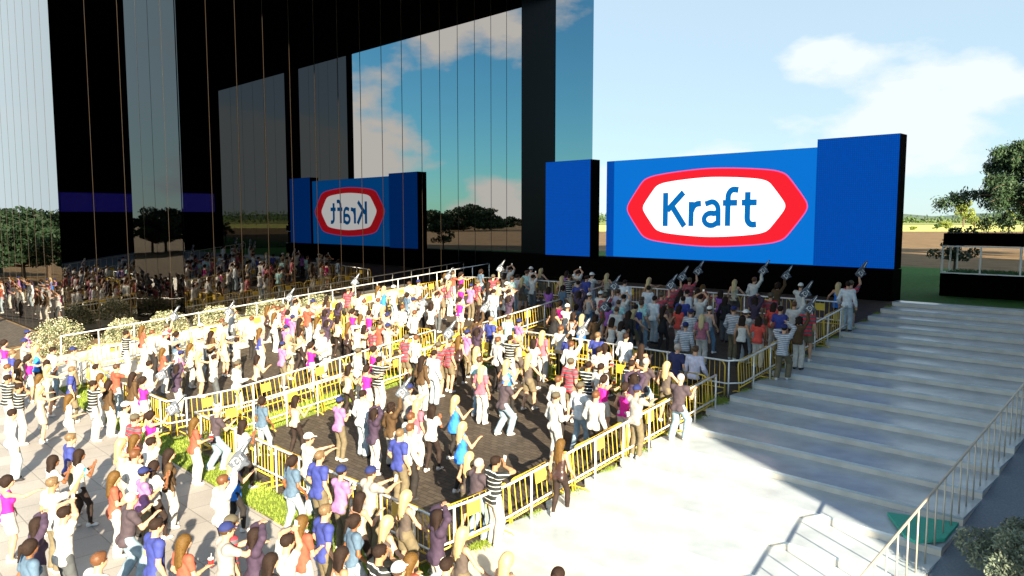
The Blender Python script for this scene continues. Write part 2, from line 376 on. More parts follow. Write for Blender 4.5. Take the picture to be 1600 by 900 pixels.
def badge(cx, cz, hw, hh, tip, flatw, n=10):
    """rounded lozenge: gently bowed top and bottom, blunt pointed ends"""
    k_ = hw/4.86; K = [(-hw, 0), (-hw+.10*k_, .15*hh), (-hw+.90*k_, .70*hh), (-hw+1.15*k_, .80*hh), (-hw+1.62*k_, .875*hh), (-hw+2.6*k_, .935*hh), (-hw+3.8*k_, .98*hh), (0, hh)]
    q = K+[(-x, z) for x, z in K[-2::-1]]; q = q+[(x, -z) for x, z in q[-2:0:-1]]
    # smooth once (Chaikin)
    for _ in range(2):
        r_ = []
        for i in range(len(q)):
            a = q[i]; b = q[(i+1) % len(q)]; r_ += [(a[0]*.78+b[0]*.22, a[1]*.78+b[1]*.22), (a[0]*.22+b[0]*.78, a[1]*.22+b[1]*.78)]
        q = r_
    return [(cx+x, cz+z) for x, z in q]
bd_ = badge(-19.35, 6.85, 4.86, 1.86, 1.5, 0)
flatpoly('badge_edge', [(-19.35+(x+19.35)*1.012, 6.85+(z-6.85)*1.03) for x, z in bd_], -.303, mat('led_pink', (1,.06,.30), .5, emit=.26), ms)
flatpoly('badge_border', bd_, -.306, RD, ms)
flatpoly('badge_field', badge(-19.35, 6.87, 3.88, 1.45, 1.35, 0), -.310, WH, ms)
def stroke(name, paths, wd):
    b = MB()
    for p in paths:
        w_ = wd
        if isinstance(p[0], (int, float)): w_ = p[0]; p = p[1]
        n = len(p); Lp = []; Rp = []
        for i in range(n):
            a = Vector(p[max(i-1, 0)]); c = Vector(p[min(i+1, n-1)]); t = (c-a).normalized(); nn = Vector((-t.y, t.x))*w_/2
            q = Vector(p[i]); Lp.append(q+nn); Rp.append(q-nn)
        pts = [(q.x-mc[0], 0, q.y-mc[2]) for q in Lp]+[(q.x-mc[0], 0, q.y-mc[2]) for q in Rp]
        b.poly(pts, [(i, n+i, n+i+1, i+1) for i in range(n-1)])
    off = 0
    V = [(x, -.314-.0004*i/4, z) for i, (x, y, z) in enumerate(b.V)]
    V = []; idx = 0
    for p_i, p in enumerate(paths):
        pp = p[1] if isinstance(p[0], (int, float)) else p
        for _ in range(2*len(pp)):
            x, y, z = b.V[idx]; V.append((x, -.3135-.0015*p_i, z)); idx += 1
    b.V = V; return b.build(name, TX, ms)
def arc(cx, cz, rx, rz, a0, a1, n=10): return [(cx+rx*math.cos(R(a0+(a1-a0)*i/n)), cz+rz*math.sin(R(a0+(a1-a0)*i/n))) for i in range(n+1)]
W = .31
stroke('letter_k', [[(-21.83,5.93),(-21.83,7.62)], [(-21.72,6.72),(-20.78,7.62)], [(-21.45,6.95),(-20.70,5.93)]], W)
stroke('letter_r', [[(-20.33,5.94),(-20.33,7.14)], [(-20.33,6.65)]+arc(-19.93,6.62,.36,.42,160,88,6)+[(-19.78,7.05)]], .29)
stroke('letter_a', [arc(-19.17,6.72,.38,.42,140,70,5)[:0]+[(-19.55,7.02)]+arc(-19.18,6.72,.34,.40,110,0,8)+[(-18.82,5.96)], arc(-19.22,6.28,.38,.30,60,330,14), [(.16,[(-19.05,6.62),(-18.9,6.58)])][0] if False else [(-19.10,6.555),(-18.84,6.60)]], .265)
stroke('letter_f', [[(-18.33,5.96),(-18.33,7.3)]+arc(-18.02,7.32,.31,.37,180,95,7)+[(-17.80,7.66)], [(-18.60,7.06),(-17.85,7.06)]], .285)
stroke('letter_t', [[(-17.32,7.55),(-17.32,6.35)]+arc(-17.04,6.34,.28,.31,180,275,7)+[(-16.86,6.05)], [(-17.62,7.06),(-16.86,7.06)]], .285)

# ------------------------------------------------------------------ kiosk
def kiosk():
    k = empty('display_pavilion', (-7.0, 37.5, 2.96), label='low black and glass pavilion with white posts on the lawn', cat='pavilion')
    MB().box(-3.05,4.2,-1.0,1.3,0,.98).build('base', M_black, k)
    MB().box(-3.0,4.2,-.95,1.3,2.2,2.72).build('roof', M_black, k)
    wp = mat('white_metal', (.75,.74,.72), .4)
    MB().box(-3.04,4.2,-1.0,-.93,.985,1.03).box(-3.04,4.2,-.99,-.92,2.13,2.19).box(-3.04,-2.97,-.93,1.3,.985,1.03).box(-3.04,4.2,1.22,1.29,.985,1.03).build('frame', wp, k)
    for x, y in [(-3.0,-.96),(-3.0,.2),(-3.0,1.25),(-1.55,-.96),(-.55,1.25),(-.1,-.96),(1.35,-.96),(1.6,1.25),(2.8,-.96)]:
        MB().box(x-.03,x+.03,y-.03,y+.03,1.03,2.13).build('post', wp, k)
    q = rng.uniform([-2.9,-.85,.99],[4.1,1.15,1.0],(2600,3)); h = rng.uniform(.03,.16,2600); a = rng.uniform(0,6.28,2600)
    V = np.empty((7800,3)); V[0::3] = q+np.c_[np.cos(a)*.03,np.sin(a)*.03,a*0]; V[1::3] = q-np.c_[np.cos(a)*.03,np.sin(a)*.03,a*0]; V[2::3] = q+np.c_[rng.normal(0,.04,2600),rng.normal(0,.04,2600),h]
    link('planting', newmesh('planting', V, np.arange(7800).reshape(-1,3)), mat('box_plants', (.06,.16,.05), .7), k)
kiosk()

# ------------------------------------------------------------------ foliage
def leafmesh(name, P, size, m, smooth=False, stretch=1.0, droop=0.):
    n = len(P); P = np.asarray(P)
    a = rng.normal(size=(n,3)); a[:,2] -= droop; a /= np.linalg.norm(a, axis=1)[:,None]; b = rng.normal(size=(n,3)); b -= (b*a).sum(1)[:,None]*a; b /= np.linalg.norm(b, axis=1)[:,None]
    s = size*rng.uniform(.6, 1.3, n)[:,None]
    V = np.empty((n*4,3)); V[0::4] = P-a*s*stretch; V[1::4] = P+b*s*.5; V[2::4] = P+a*s*stretch; V[3::4] = P-b*s*.5
    return newmesh(name, V, np.arange(n*4).reshape(n,4))
def clumps(centers, radii, per):
    out_ = []
    for c, r_ in zip(centers, radii):
        q = rng.normal(size=(per,3)); q /= np.linalg.norm(q,axis=1)[:,None]; q *= (rng.uniform(.25,1,per)**.5)[:,None]*np.array(r_)
        out_.append(q+np.array(c))
    return np.vstack(out_)
M_bark = mat('bark', (.10,.07,.045), .9, var=.3, scale=8, bump=.6)
M_leafD = mat('dark_needles', (.022,.050,.020), .6, var=.45, scale=.9, spec=.3)
M_leafM = mat('mid_leaves', (.05,.09,.02), .6, var=.45, scale=.5, spec=.3)
M_leafL = mat('light_leaves', (.16,.20,.04), .6, var=.3, scale=.5, spec=.3)
def broad_mesh(h, spread, n=26, per=170, size=.28, seed=0):
    r_ = np.random.default_rng(seed); tr = MB().tube([(0,0,-.2),(.05,0,h*.3),(0,.08,h*.62)], [h*.035,h*.026,h*.012], 7)
    cs = []
    for i in range(n):
        a = r_.uniform(0,6.28); q = r_.uniform(.1,1); z = h*(.42+.5*r_.uniform(0,1)); rr = spread*q*math.sqrt(max(.1,1-((z/h-.62)/.45)**2))
        c = (math.cos(a)*rr, math.sin(a)*rr, z); cs.append(c); tr.tube([(0,0,h*.3+.2*(z-h*.3)), (c[0]*.5,c[1]*.5,z*.8), c], [h*.012,h*.008,.02], 5)
    P = clumps(cs, [(spread*.33,spread*.33,h*.10)]*n, per)
    return tr.mesh('trunk'), leafmesh('crown', P, size, None)
def tree(name, tm, cm, loc, sc, rot, leaf, label, group=None):
    t = empty(name, loc, (0,0,rot), label=label, cat='tree', group=group); t.scale = (sc,)*3
    link('trunk', tm, M_bark, t); link('crown', cm, leaf, t); return t
B1 = broad_mesh(9, 3.6, seed=1); B2 = broad_mesh(7.5, 4.2, n=30, seed=2); B3 = broad_mesh(10, 3.0, seed=3)
# dark drooping conifer at the right edge
def conifer(loc):
    t = empty('conifer_tree', loc, label='dark drooping conifer tree behind the black pavilion', cat='tree')
    r_ = np.random.default_rng(5); H = 10.9
    tr = MB().tube([(0,0,-.2),(.1,0,3),(.0,.1,7),(.1,0,H)], [.26,.2,.1,.02], 8); P = []
    for i in range(66):
        z = 3.0+(H-3.4)*(i/66)**.95; a = r_.uniform(0,6.283); Lr = (9.6*(1-(z/H))**.60+.5)*r_.uniform(.40,1.08); pts_ = []
        for s in np.linspace(0,1,7): pts_.append((math.cos(a)*Lr*s, math.sin(a)*Lr*s, z+Lr*(.42*s-.40*s*s)+r_.normal(0,.05)))
        tr.tube(pts_, [.06*(1-s)+.012 for s in np.linspace(0,1,7)], 5)
        for s in np.sort(r_.uniform(.2,1.0,8)):
            k = min(5.99,s*6); j = int(k); f = k-j; p = np.array(pts_[j])*(1-f)+np.array(pts_[min(6,j+1)])*f
            g_ = r_.uniform(.6,1.5); n = int(105*g_); q = r_.normal(size=(n,3))*np.array([.26,.26,.20])*g_; q[:,2] -= abs(r_.normal(0,.42,n))*g_; P.append(p+q)
    tr.build('trunk', M_bark, t)
    link('crown', leafmesh('crown', np.vstack(P), .12, None, stretch=1.5, droop=1.2), M_leafD, t)
conifer((-15.6, 81.0, 2.9))
# young tree seen through the pavilion glass
q_ = cxy(25.2, 43); tree('young_tree', *broad_mesh(2.9,1.15,n=16,per=90,size=.10,seed=9), (q_[0],q_[1],2.95), 1, 0, M_leafD, 'small young tree just left of and behind the pavilion')
# shrubs and far trees across the fields
for i, (px, Z, h, lf, lb) in enumerate([(1462,215,2.6,M_leafM,'small dark round bush alone in the pale field'),(1476,222,4.0,M_leafL,'yellow green bush in the pale field right of the screens'),(1503,300,10,M_leafL,'tall light green tree beyond the pale field'),(1520,232,4.6,M_leafL,'broad light bush behind the conifer'),(1425,225,2.2,M_leafL,'low pale bush close beside the tall blue screen'),(1575,240,6.,M_leafL,'light green bush at the right behind the conifer')]):
    X = (px-800)/1180*Z; x, y = cxy(X, Z); m_ = (B1,B2,B3)[i % 3]; tree('field_bush' if h < 5 else 'field_tree', *m_, (x,y,2.4), h/9, i*1.3, lf, lb)
# trees seen only in the mirror glass: right of the stage and left of the plaza
grp = 'trees mirrored in the glass'
grid_sheet('dark_paving', -72, -40, 1.0, 9.6, M_paver, .02, 1.0)
BU = broad_mesh(7.5, 4.6, n=34, seed=21); 
def mirrored(px, Z):
    X = (px-800)/1180*Z; return -70.4-s2*(X-Z), s2*(X+Z)
for i, (x, y, s, k) in enumerate([(*mirrored(p,z),sc,k) for p,z,sc,k in ((676,205,1.2,0),(692,215,1.05,1),(709,230,1.0,2),(724,212,1.35,1),(741,220,1.45,0),(756,235,1.25,2),(775,260,.9,1),(798,300,1.0,0))]):
    tree('broadleaf_tree', *(BU,BU,BU)[k], (x,y,.2), s*.95, i*.9, M_leafD, ['dark broad tree','dark tree','wide dark tree','dark rounded tree','tall dark tree','dark leafy tree','small dark tree','dark far tree'][i]+f', mirrored right of the reflected screens, number {["one","two","three","four","five","six","seven","eight"][i]} from left', grp)
for i, (x, y, s, k) in enumerate([(-80,-1.5,.85,1),(-86,1.0,1.0,0),(-84,4.0,.9,1),(-92,-2.5,1.15,1),(-97,2.5,1.2,0),(-79,7.2,.8,2),(-104,-.5,1.2,1),(66,-23,.95,0),(73,-28,1.1,0),(80,-35,1.05,0)]):
    tree('broadleaf_tree', *BU, (x,y,-.6), s*(.92 if x < 0 else 1.1), i*1.7, M_leafD, ['dark tree mirrored in the side glass, nearest the corner','broad dark tree mirrored in the side glass','dark tree mirrored low in the side glass','tall dark tree mirrored at the left edge','dark round tree mirrored at the left edge','dark spreading tree mirrored beside the crowd','far dark tree mirrored behind the others','dark tree mirrored in the narrow glass return','second dark tree mirrored in the narrow glass return','farthest dark tree mirrored in the narrow glass return'][i], grp)
# distant wood line and hill
P = []
for X in np.arange(-500, 900, 3.0):
    Z = 640+40*math.sin(X/70)+20*math.sin(X/23); h = 8+3*math.sin(X/31)+rng.uniform(-1.5,2)
    P.append((X, Z, h))
C = [(*cxy(X,Z), 3+h*.4) for X, Z, h in P]; Q = clumps(C, [(3.2,3.2,h*.55) for _,_,h in P], 26)
tag(link('far_woods', leafmesh('far_woods', Q, 1.3, None), M_leafM), 'thin dark line of distant woods on the horizon', 'woods', kind='stuff')
hv = []; nX = 60
for i in range(nX+1):
    X = -3500+7500*i/nX; h = 22+10*math.sin(i*.55)+7*math.sin(i*1.31)
    for d, hh in ((2600,-2),(2900,h*.8),(3300,h+6),(3900,-2)): hv.append((*cxy(X,d), 3+hh))
tag(link('hills', newmesh('hills', hv, [(i*4+j,(i+1)*4+j,(i+1)*4+j+1,i*4+j+1) for i in range(nX) for j in range(3)], True), M_hill), kind='structure')

# flowering shrubs on a low bed by the glass wall
tag(MB().box(-35.45,-34.25,8.2,30.5,-.3,1.02).build('flower_bed', M_conc) if False else MB().poly([(-35.1,9.8,.2),(-34.3,9.8,.2),(-34.3,27,1.9),(-35.1,27,1.9),(-35.1,9.8,.95),(-34.3,9.8,.95),(-34.3,27,2.45),(-35.1,27,2.45)], [(3,2,1,0),(4,5,6,7),(0,1,5,4),(1,2,6,5),(2,3,7,6),(3,0,4,7)]).build('flower_bed', M_conc), 'long raised concrete flower bed against the mirror glass', 'flower bed')
M_flow = mat('cream_flowers', (.44,.40,.27), .7, var=.2, scale=9); M_shr = mat('shrub_leaves', (.10,.13,.06), .7, var=.4, scale=4)
def shrub(name, loc, rx, ry, rz, n, fl, lf, label, seedfrac=.5, leaf=.045, group=None):
    t = empty(name, loc, label=label, cat='shrub', group=group)
    c = rng.normal(size=(n,3)); c /= np.linalg.norm(c,axis=1)[:,None]; c[:,2] = abs(c[:,2]); c *= (rng.uniform(.35,1,n)**.4)[:,None]*np.array([rx,ry,rz])
    c *= (1+.12*np.sin(c[:,0]*9)[:,None]*np.cos(c[:,1]*11)[:,None])
    k = int(n*seedfrac); link('foliage', leafmesh('foliage', c[k:], leaf, None), lf, t)
    link('flowers', leafmesh('flowers', c[:k]*1.03, leaf*.8, None), fl, t)
    st = MB()
    for i in range(9):
        a = i*.7; st.tube([(0,0,-.05),(math.cos(a)*rx*.4,math.sin(a)*ry*.4,rz*.6)], [.02,.008], 5)
    st.build('stems', M_bark, t); return t
sp_ = [(-36.3,8.9,.75,1.25,1.5),(-34.9,11.1,.8,.9,.95),(-34.9,12.9,.8,1.0,.95),(-34.9,15.2,.75,1.1,.8),(-34.9,17.8,.7,1.2,.7),(-34.9,20.6,.6,1.1,.5)]
for i, (x, y, z, ry, rz) in enumerate(sp_):
    zz_ = gz(x,y) if i == 0 else .95+(y-9.8)*.087
    shrub('flowering_shrub', (x,y,zz_-.03), .62, ry, rz, 5200 if i < 4 else 2600, M_flow, M_shr, ['cream flowering shrub at the corner of the glass building','cream flowering shrub, second from the glass corner','cream flowering shrub, third from the glass corner','cream flowering shrub, fourth from the glass corner','cream flowering shrub, fifth from the glass corner','small cream flowering shrub farthest along the bed'][i], group='flowering shrubs by the glass wall')
pt = empty('potted_shrub', (-2.2, 13.3, .45), label='bushy grey green shrub in a dark pot at bottom right', cat='shrub')
MB().tube([(0,0,0),(0,0,.05),(0,0,.42),(0,0,.46)], [.34,.40,.52,.52], 20).build('pot', mat('dark_pot', (.02,.02,.022), .5), pt, True)
c = clumps([(rng.normal(0,.38),rng.normal(0,.38),.70+rng.uniform(-.12,.28)) for _ in range(34)], [(.26,.26,.24)]*34, 560)
link('foliage', leafmesh('foliage', c, .024, None, stretch=1.6), mat('sage_leaves', (.12,.155,.11), .7, var=.5, scale=3), pt)
link('flowers', leafmesh('flowers', c[::14]*1.02, .02, None), M_flow, pt)

# ------------------------------------------------------------------ rails and crowd barriers
def rail_run(name, pts, spacing, top, label, mid=.42, r=.028, mt=None, post_r=.024, bal=0):
    """pts: plan points; a continuous railing following the ground"""
    mt = mt or M_galv; e = empty(name, (pts[0][0], pts[0][1], gz(*pts[0])), label=label, cat='railing'); o = Vector(e.location)
    def g(p): return Vector((p[0], p[1], gz(p[0], p[1])))-o
    dense = []
    for a, b in zip(pts[:-1], pts[1:]):
        n = max(1, int(math.dist(a, b)/.9))
        dense += [(a[0]+(b[0]-a[0])*i/n, a[1]+(b[1]-a[1])*i/n) for i in range(n)]
    dense.append(pts[-1])
    Z = Vector((0,0,1))
    MB().tube([g(p)+Z*top for p in dense], r, 8).build('top_rail', mt, e, True)
    if mid: MB().tube([g(p)+Z*mid for p in dense], r*.85, 8).build('lower_rail', mt, e, True)
    tot = sum(math.dist(a, b) for a, b in zip(dense[:-1], dense[1:])); n = max(1, round(tot/spacing)); post = MB().tube([(0,0,0),(0,0,top-.01)], post_r, 8).mesh('post', True)
    for i in range(n+1):
        s = min(tot*i/n, tot-1e-4); 
        for a, b in zip(dense[:-1], dense[1:]):
            L_ = math.dist(a, b)
            if s <= L_: f = s/L_; p = (a[0]+(b[0]-a[0])*f, a[1]+(b[1]-a[1])*f); break
            s -= L_
        link('post', post, mt, e, loc=g(p))
    return e
def barrier_parts():
    d = {}; Lh = .95
    P = [(-Lh,0,.0),(-Lh,0,.82)]+[(-Lh+.2-.2*math.cos(R(a)),0,.82+.2*math.sin(R(a))) for a in (22,45,68,90)]
    P = P+[(-x,0,z) for x,_,z in P[::-1]]
    d['frame'] = MB().tube(P, .021, 8).tube([(-Lh,0,.22),(Lh,0,.22)], .018, 8).mesh('frame', True)
    d['bar'] = MB().tube([(0,0,.22),(0,0,1.01)], .0085, 6).mesh('bar')
    d['plate'] = MB().box(-.17,.17,-.012,.012,.66,.92).mesh('plate')
    d['foot'] = MB().tube([(0,-.28,.02),(0,-.2,.05),(0,.2,.05),(0,.28,.02)], .018, 8).mesh('foot', True)
    return d
BP = barrier_parts(); ORD = ['nearest','second','third','fourth','fifth','sixth','seventh','eighth','ninth','tenth','eleventh','twelfth','thirteenth','fourteenth','fifteenth']
def barrier_line(a, b, where, group, plate=True, frm='from the near end'):
    L_ = math.dist(a, b); n = max(1, round(L_/1.98)); ux = ((b[0]-a[0])/L_, (b[1]-a[1])/L_)
    for i in range(n):
        s0 = L_*i/n; s1 = L_*(i+1)/n; c = (a[0]+ux[0]*(s0+s1)/2, a[1]+ux[1]*(s0+s1)/2)
        z0 = gz(a[0]+ux[0]*s0, a[1]+ux[1]*s0); z1 = gz(a[0]+ux[0]*s1, a[1]+ux[1]*s1)
        od = (f'nearest' if i == 0 else f'{ORD[min(i,14)]} {frm}')
        e = empty('crowd_barrier', (c[0], c[1], (z0+z1)/2+.012), (0, -math.atan2(z1-z0, s1-s0), math.atan2(ux[1], ux[0])), label=f'yellow crowd barrier {where}, {od}', cat='barrier', group=group)
        e.scale = ((s1-s0)/1.97, 1, 1)
        link('frame', BP['frame'], M_yel, e)
        for k in range(11): link('bar', BP['bar'], M_yel, e, loc=(-.79+.158*k, 0, 0))
        link('plate', BP['plate'], M_yel, e); link('foot', BP['foot'], M_yel, e, loc=(-.8,0,0)); link('foot', BP['foot'], M_yel, e, loc=(.8,0,0))
G_ = 'yellow crowd barriers round the pens'
# near pen
rail_run('guard_rail', [(-20.15,18.0),(-20.3,8.12),(-10.2,8.15),(-10.22,17.95)], 1.03, 1.07, 'white steel guard rail around the near pen')
barrier_line((-20.42,8.25),(-20.42,18.0), 'left of the near pen', G_); barrier_line((-20.2,8.26),(-10.35,8.26), 'across the front of the near pen', G_, frm='from the left')
barrier_line((-10.36,8.4),(-10.36,18.1), 'beside the steps at the near pen', G_); barrier_line((-20.2,17.9),(-10.4,17.9), 'at the back of the near pen', G_, frm='from the left')
# pen below the screens
rail_run('guard_rail', [(-21.0,27.0),(-21.05,19.2),(-10.6,19.2),(-10.24,19.45),(-10.22,27.2)], 1.03, 1.07, 'steel guard rail around the shaded pen below the screens')
barrier_line((-21.2,17.4),(-21.2,27.0), 'left of the shaded pen', G_); barrier_line((-20.9,19.34),(-10.7,19.34), 'across the near side of the shaded pen', G_, frm='from the left')
barrier_line((-10.38,19.5),(-10.38,27.2), 'beside the steps at the shaded pen', G_)
rail_run('guard_rail', [(-21.0,27.05),(-10.3,27.2)], 1.3, 1.07, 'steel guard rail across the stage side of the shaded pen')
barrier_line((-20.9,27.25),(-10.4,27.4), 'in front of the stage', G_, frm='from the left')
# left pens
rail_run('guard_rail', [(-29.8,7.98),(-22.1,8.05),(-22.0,17.9)], 1.05, 1.07, 'white steel guard rail around the left pen')
barrier_line((-29.8,8.12),(-22.2,8.18), 'across the front of the left pen', G_, frm='from the left'); barrier_line((-22.12,8.3),(-22.12,18.0), 'right of the left pen', G_)
barrier_line((-31.2,8.6),(-31.2,26.2), 'along the pale path by the glass', G_)
rail_run('guard_rail', [(-30.1,8.0),(-31.0,8.6),(-31.0,14.5)], 1.05, .95, 'white steel guard rail along the pale path')
barrier_line((-30.2,17.8),(-22.2,17.95), 'at the back of the left pen', G_, frm='from the left')
rail_run('guard_rail', [(-30.8,26.9),(-21.9,26.95)], 1.2, 1.07, 'steel guard rail across the far left pen near the stage'); barrier_line((-30.8,27.1),(-21.9,27.1), 'across the far left pen', G_, frm='from the left')
rail_run('guard_rail', [(-34.0,8.4),(-34.0,32.0)], 1.42, 1.07, 'long pale guard rail beside the mirror glass wall', mid=0)
# handrail on the steps: slim balusters
rail_run('handrail', [(-3.72,10.2),(-3.72,31.9)], .47, 1.20, 'slim steel handrail with balusters down the right side of steps', mid=0, r=.022, mt=M_steel, post_r=.014)
# ------------------------------------------------------------------ people: bodies grown from blended distance fields
def cells(lo, hi, segs):
    """non-uniform axis: segs = [(limit, step)...]"""
    a = [lo]
    while a[-1] < hi:
        st = segs[-1][1]
        for lim, s in segs:
            if a[-1] < lim: st = s; break
        a.append(a[-1]+st)
    return np.array(a)
class SDF:
    def __init__(s, lo, hi, fine=1.0, head=1.5):
        s.X = cells(lo[0], hi[0], [(-.12,.019*fine),(.12,.0125*fine),(9,.019*fine)])
        s.Y = cells(lo[1], hi[1], [(-.14,.019*fine),(.16,.0125*fine),(9,.019*fine)])
        s.Z = cells(lo[2], hi[2], [(.84,.024*fine),(head-.03,.017*fine),(head+.32,.0115*fine),(9,.019*fine)])
        s.D = np.full((len(s.X),len(s.Y),len(s.Z)), 1.0)
    def _sub(s, lo, hi):
        f = lambda A, a, b: slice(max(0, np.searchsorted(A, a)-1), min(len(A), np.searchsorted(A, b)+1))
        sl = (f(s.X,lo[0],hi[0]), f(s.Y,lo[1],hi[1]), f(s.Z,lo[2],hi[2]))
        G = np.meshgrid(s.X[sl[0]], s.Y[sl[1]], s.Z[sl[2]], indexing='ij'); return sl, np.stack(G, -1)
    def _mix(s, sl, d, k):
        o = s.D[sl]
        if k > 0:
            h = np.clip(.5+.5*(o-d)/k, 0, 1); s.D[sl] = o*(1-h)+d*h-k*h*(1-h)
        else: s.D[sl] = np.minimum(o, d)
    def cap(s, a, b, ra, rb=None, k=.03):
        rb = ra if rb is None else rb; a = np.array(a, float); b = np.array(b, float); m = max(ra, rb)+.09
        sl, G = s._sub(np.minimum(a, b)-m, np.maximum(a, b)+m)
        if G.size == 0: return s
        ab = b-a; t = np.clip(((G-a)@ab)/max(1e-9, ab@ab), 0, 1); s._mix(sl, np.linalg.norm(G-a-t[...,None]*ab, axis=-1)-(ra+(rb-ra)*t), k); return s
    def ell(s, c, r, k=.03, Rm=None, cut=False):
        c = np.array(c, float); r = np.array(r, float); m = r.max()+.08
        sl, G = s._sub(c-m, c+m)
        if G.size == 0: return s
        q = G-c
        if Rm is not None: q = q@Rm
        k0 = np.linalg.norm(q/r, axis=-1); k1 = np.linalg.norm(q/(r*r), axis=-1); d = k0*(k0-1)/np.maximum(k1, 1e-6)
        if cut: s.D[sl] = np.maximum(s.D[sl], -d)
        else: s._mix(sl, d, k)
        return s
    def plane(s, n, d):
        """keep the side where n.p < d"""
        n = np.array(n, float); n /= np.linalg.norm(n)
        v = s.X[:,None,None]*n[0]+s.Y[None,:,None]*n[1]+s.Z[None,None,:]*n[2]-d
        s.D = np.maximum(s.D, v); return s
    def mesh(s, name, extra=None):
        D = s.D; D[0]=D[-1]=1; D[:,0]=1; D[:,-1]=1; D[:,:,0]=1; D[:,:,-1]=1
        S = D < 0; nx, ny, nz = D.shape
        acc = np.zeros((nx-1,ny-1,nz-1,3)); cnt = np.zeros((nx-1,ny-1,nz-1)); Ax = (s.X, s.Y, s.Z)
        for ax in range(3):
            lo = [slice(None)]*3; hi = [slice(None)]*3; lo[ax] = slice(0,-1); hi[ax] = slice(1,None)
            A = D[tuple(lo)]; B = D[tuple(hi)]; cr_ = (A < 0) != (B < 0); t = np.where(cr_, A/np.where(cr_, A-B, 1), 0)
            P = np.zeros(A.shape+(3,))
            for q in range(3):
                g = Ax[q]; sh = [1,1,1]; sh[q] = -1
                if q == ax:
                    P[...,q] = g[:-1].reshape(sh)+t*(g[1:]-g[:-1]).reshape(sh)
                else: P[...,q] = g.reshape(sh)
            o1, o2 = [q for q in range(3) if q != ax]
            for d1 in (0,1):
                for d2 in (0,1):
                    sl = [slice(None)]*3
                    sl[o1] = slice(d1, D.shape[o1]-1+d1); sl[o2] = slice(d2, D.shape[o2]-1+d2); sl = tuple(sl)
                    c = cr_[sl]; cnt += c; acc += P[sl]*c[...,None]
        act = cnt > 0; idx = np.full(cnt.shape, -1); idx[act] = np.arange(act.sum()); V = acc[act]/cnt[act][:,None]; Fs = []
        for ax in range(3):
            lo = [slice(1,-1)]*3; hi = [slice(1,-1)]*3; lo[ax] = slice(0,-1); hi[ax] = slice(1,None)
            A = S[tuple(lo)]; B = S[tuple(hi)]; w_ = np.argwhere(A != B)
            if len(w_) == 0: continue
            fl = A[tuple(w_.T)]; c = w_.copy(); o1, o2 = (ax+1) % 3, (ax+2) % 3; c[:,o1] += 1; c[:,o2] += 1
            def at(a, b):
                q = c.copy(); q[:,o1] -= a; q[:,o2] -= b; return idx[tuple(q.T)]
            Q = np.stack([at(1,1), at(0,1), at(0,0), at(1,0)], 1); Q[~fl] = Q[~fl][:,::-1]; Fs.append(Q)
        Fs = np.vstack(Fs).tolist(); V = V.tolist(); mi = None
        if extra:
            mi = [0]*len(Fs)
            for mb, sloti in extra:
                n = len(V); V += [tuple(v) for v in mb.V]; Fs += [[n+a for a in f] for f in mb.F]; mi += [sloti]*len(mb.F)
        me = bpy.data.meshes.new(name); me.from_pydata(V, [], Fs); me.update(); me.shade_smooth()
        return me, mi
def nrm(v): v = np.array(v, float); return v/np.linalg.norm(v)
def ik(a, b, l1, l2, hint):
    a = np.array(a, float); b = np.array(b, float); d = b-a; L_ = np.linalg.norm(d)
    if L_ > l1+l2-.004: b = a+d/L_*(l1+l2-.004); L_ = l1+l2-.004; d = b-a
    t = (l1*l1-l2*l2+L_*L_)/(2*L_); h = math.sqrt(max(1e-6, l1*l1-t*t)); u = d/L_; q = np.array(hint, float); q -= (q@u)*u
    return a+u*t+nrm(q)*h, b
# wrist targets relative to the shoulder (x outwards), elbow hints, hand directions; legs: foot spots and hip drop
ARM = {'down': ((.10,.04,-.50),(.2,-1,0),(.0,.15,-1)), 'relax': ((.12,.14,-.45),(.3,-1,0),(-.1,.35,-1)),
 'front': ((-.06,.48,-.06),(.5,0,-1),(-.1,1,.25)), 'text': ((-.12,.28,-.20),(.5,-.4,-1),(-.35,.8,.5)),
 'reach': ((.0,.51,-.02),(.3,0,-1),(0,1,.05)), 'fore': ((.02,.33,-.10),(.3,-.5,-1),(0,.75,.65)),
 'cup': ((.02,.27,-.24),(.3,-.7,-.6),(-.1,1,.15)), 'face': ((-.09,.17,.15),(1,.25,-.25),(-.35,.1,1)),
 'over': ((-.11,.14,.38),(1,-.1,-.1),(-.7,.3,.5)), 'up': ((.05,.16,.48),(1,.3,0),(.0,.35,1)),
 'selfie': ((.0,.42,.24),(.5,.1,-1),(0,.7,.8)), 'clap': ((-.13,.30,-.08),(.7,-.3,-1),(-.25,.6,.8)), 'hip': ((.20,.12,-.36),(1,-1,0),(-.6,.5,-.6)),
 'side': ((.30,.22,-.36),(.4,-1,0),(.5,.6,-.4))}
POSES = {'down':('down','relax',0),'walk':('relax','down',1),'film':('front','front',0),'text':('text','text',0),'reach':('reach','relax',0),'dance':('fore','fore',2),
 'phone':('face','face',0),'cup':('cup','relax',0),'clap':('clap','clap',1),'over':('over','over',0),'foam':('up','relax',0),'selfie':('selfie','down',0),
 'overdance':('over','face',2),'fist':('fore','side',1),'open':('side','relax',1)}
LEGS = {0:(0.0,(.105,.0),(.10,.015)), 1:(.02,(.10,.16),(.095,-.12)), 2:(.10,(.13,.10),(.12,-.14))}
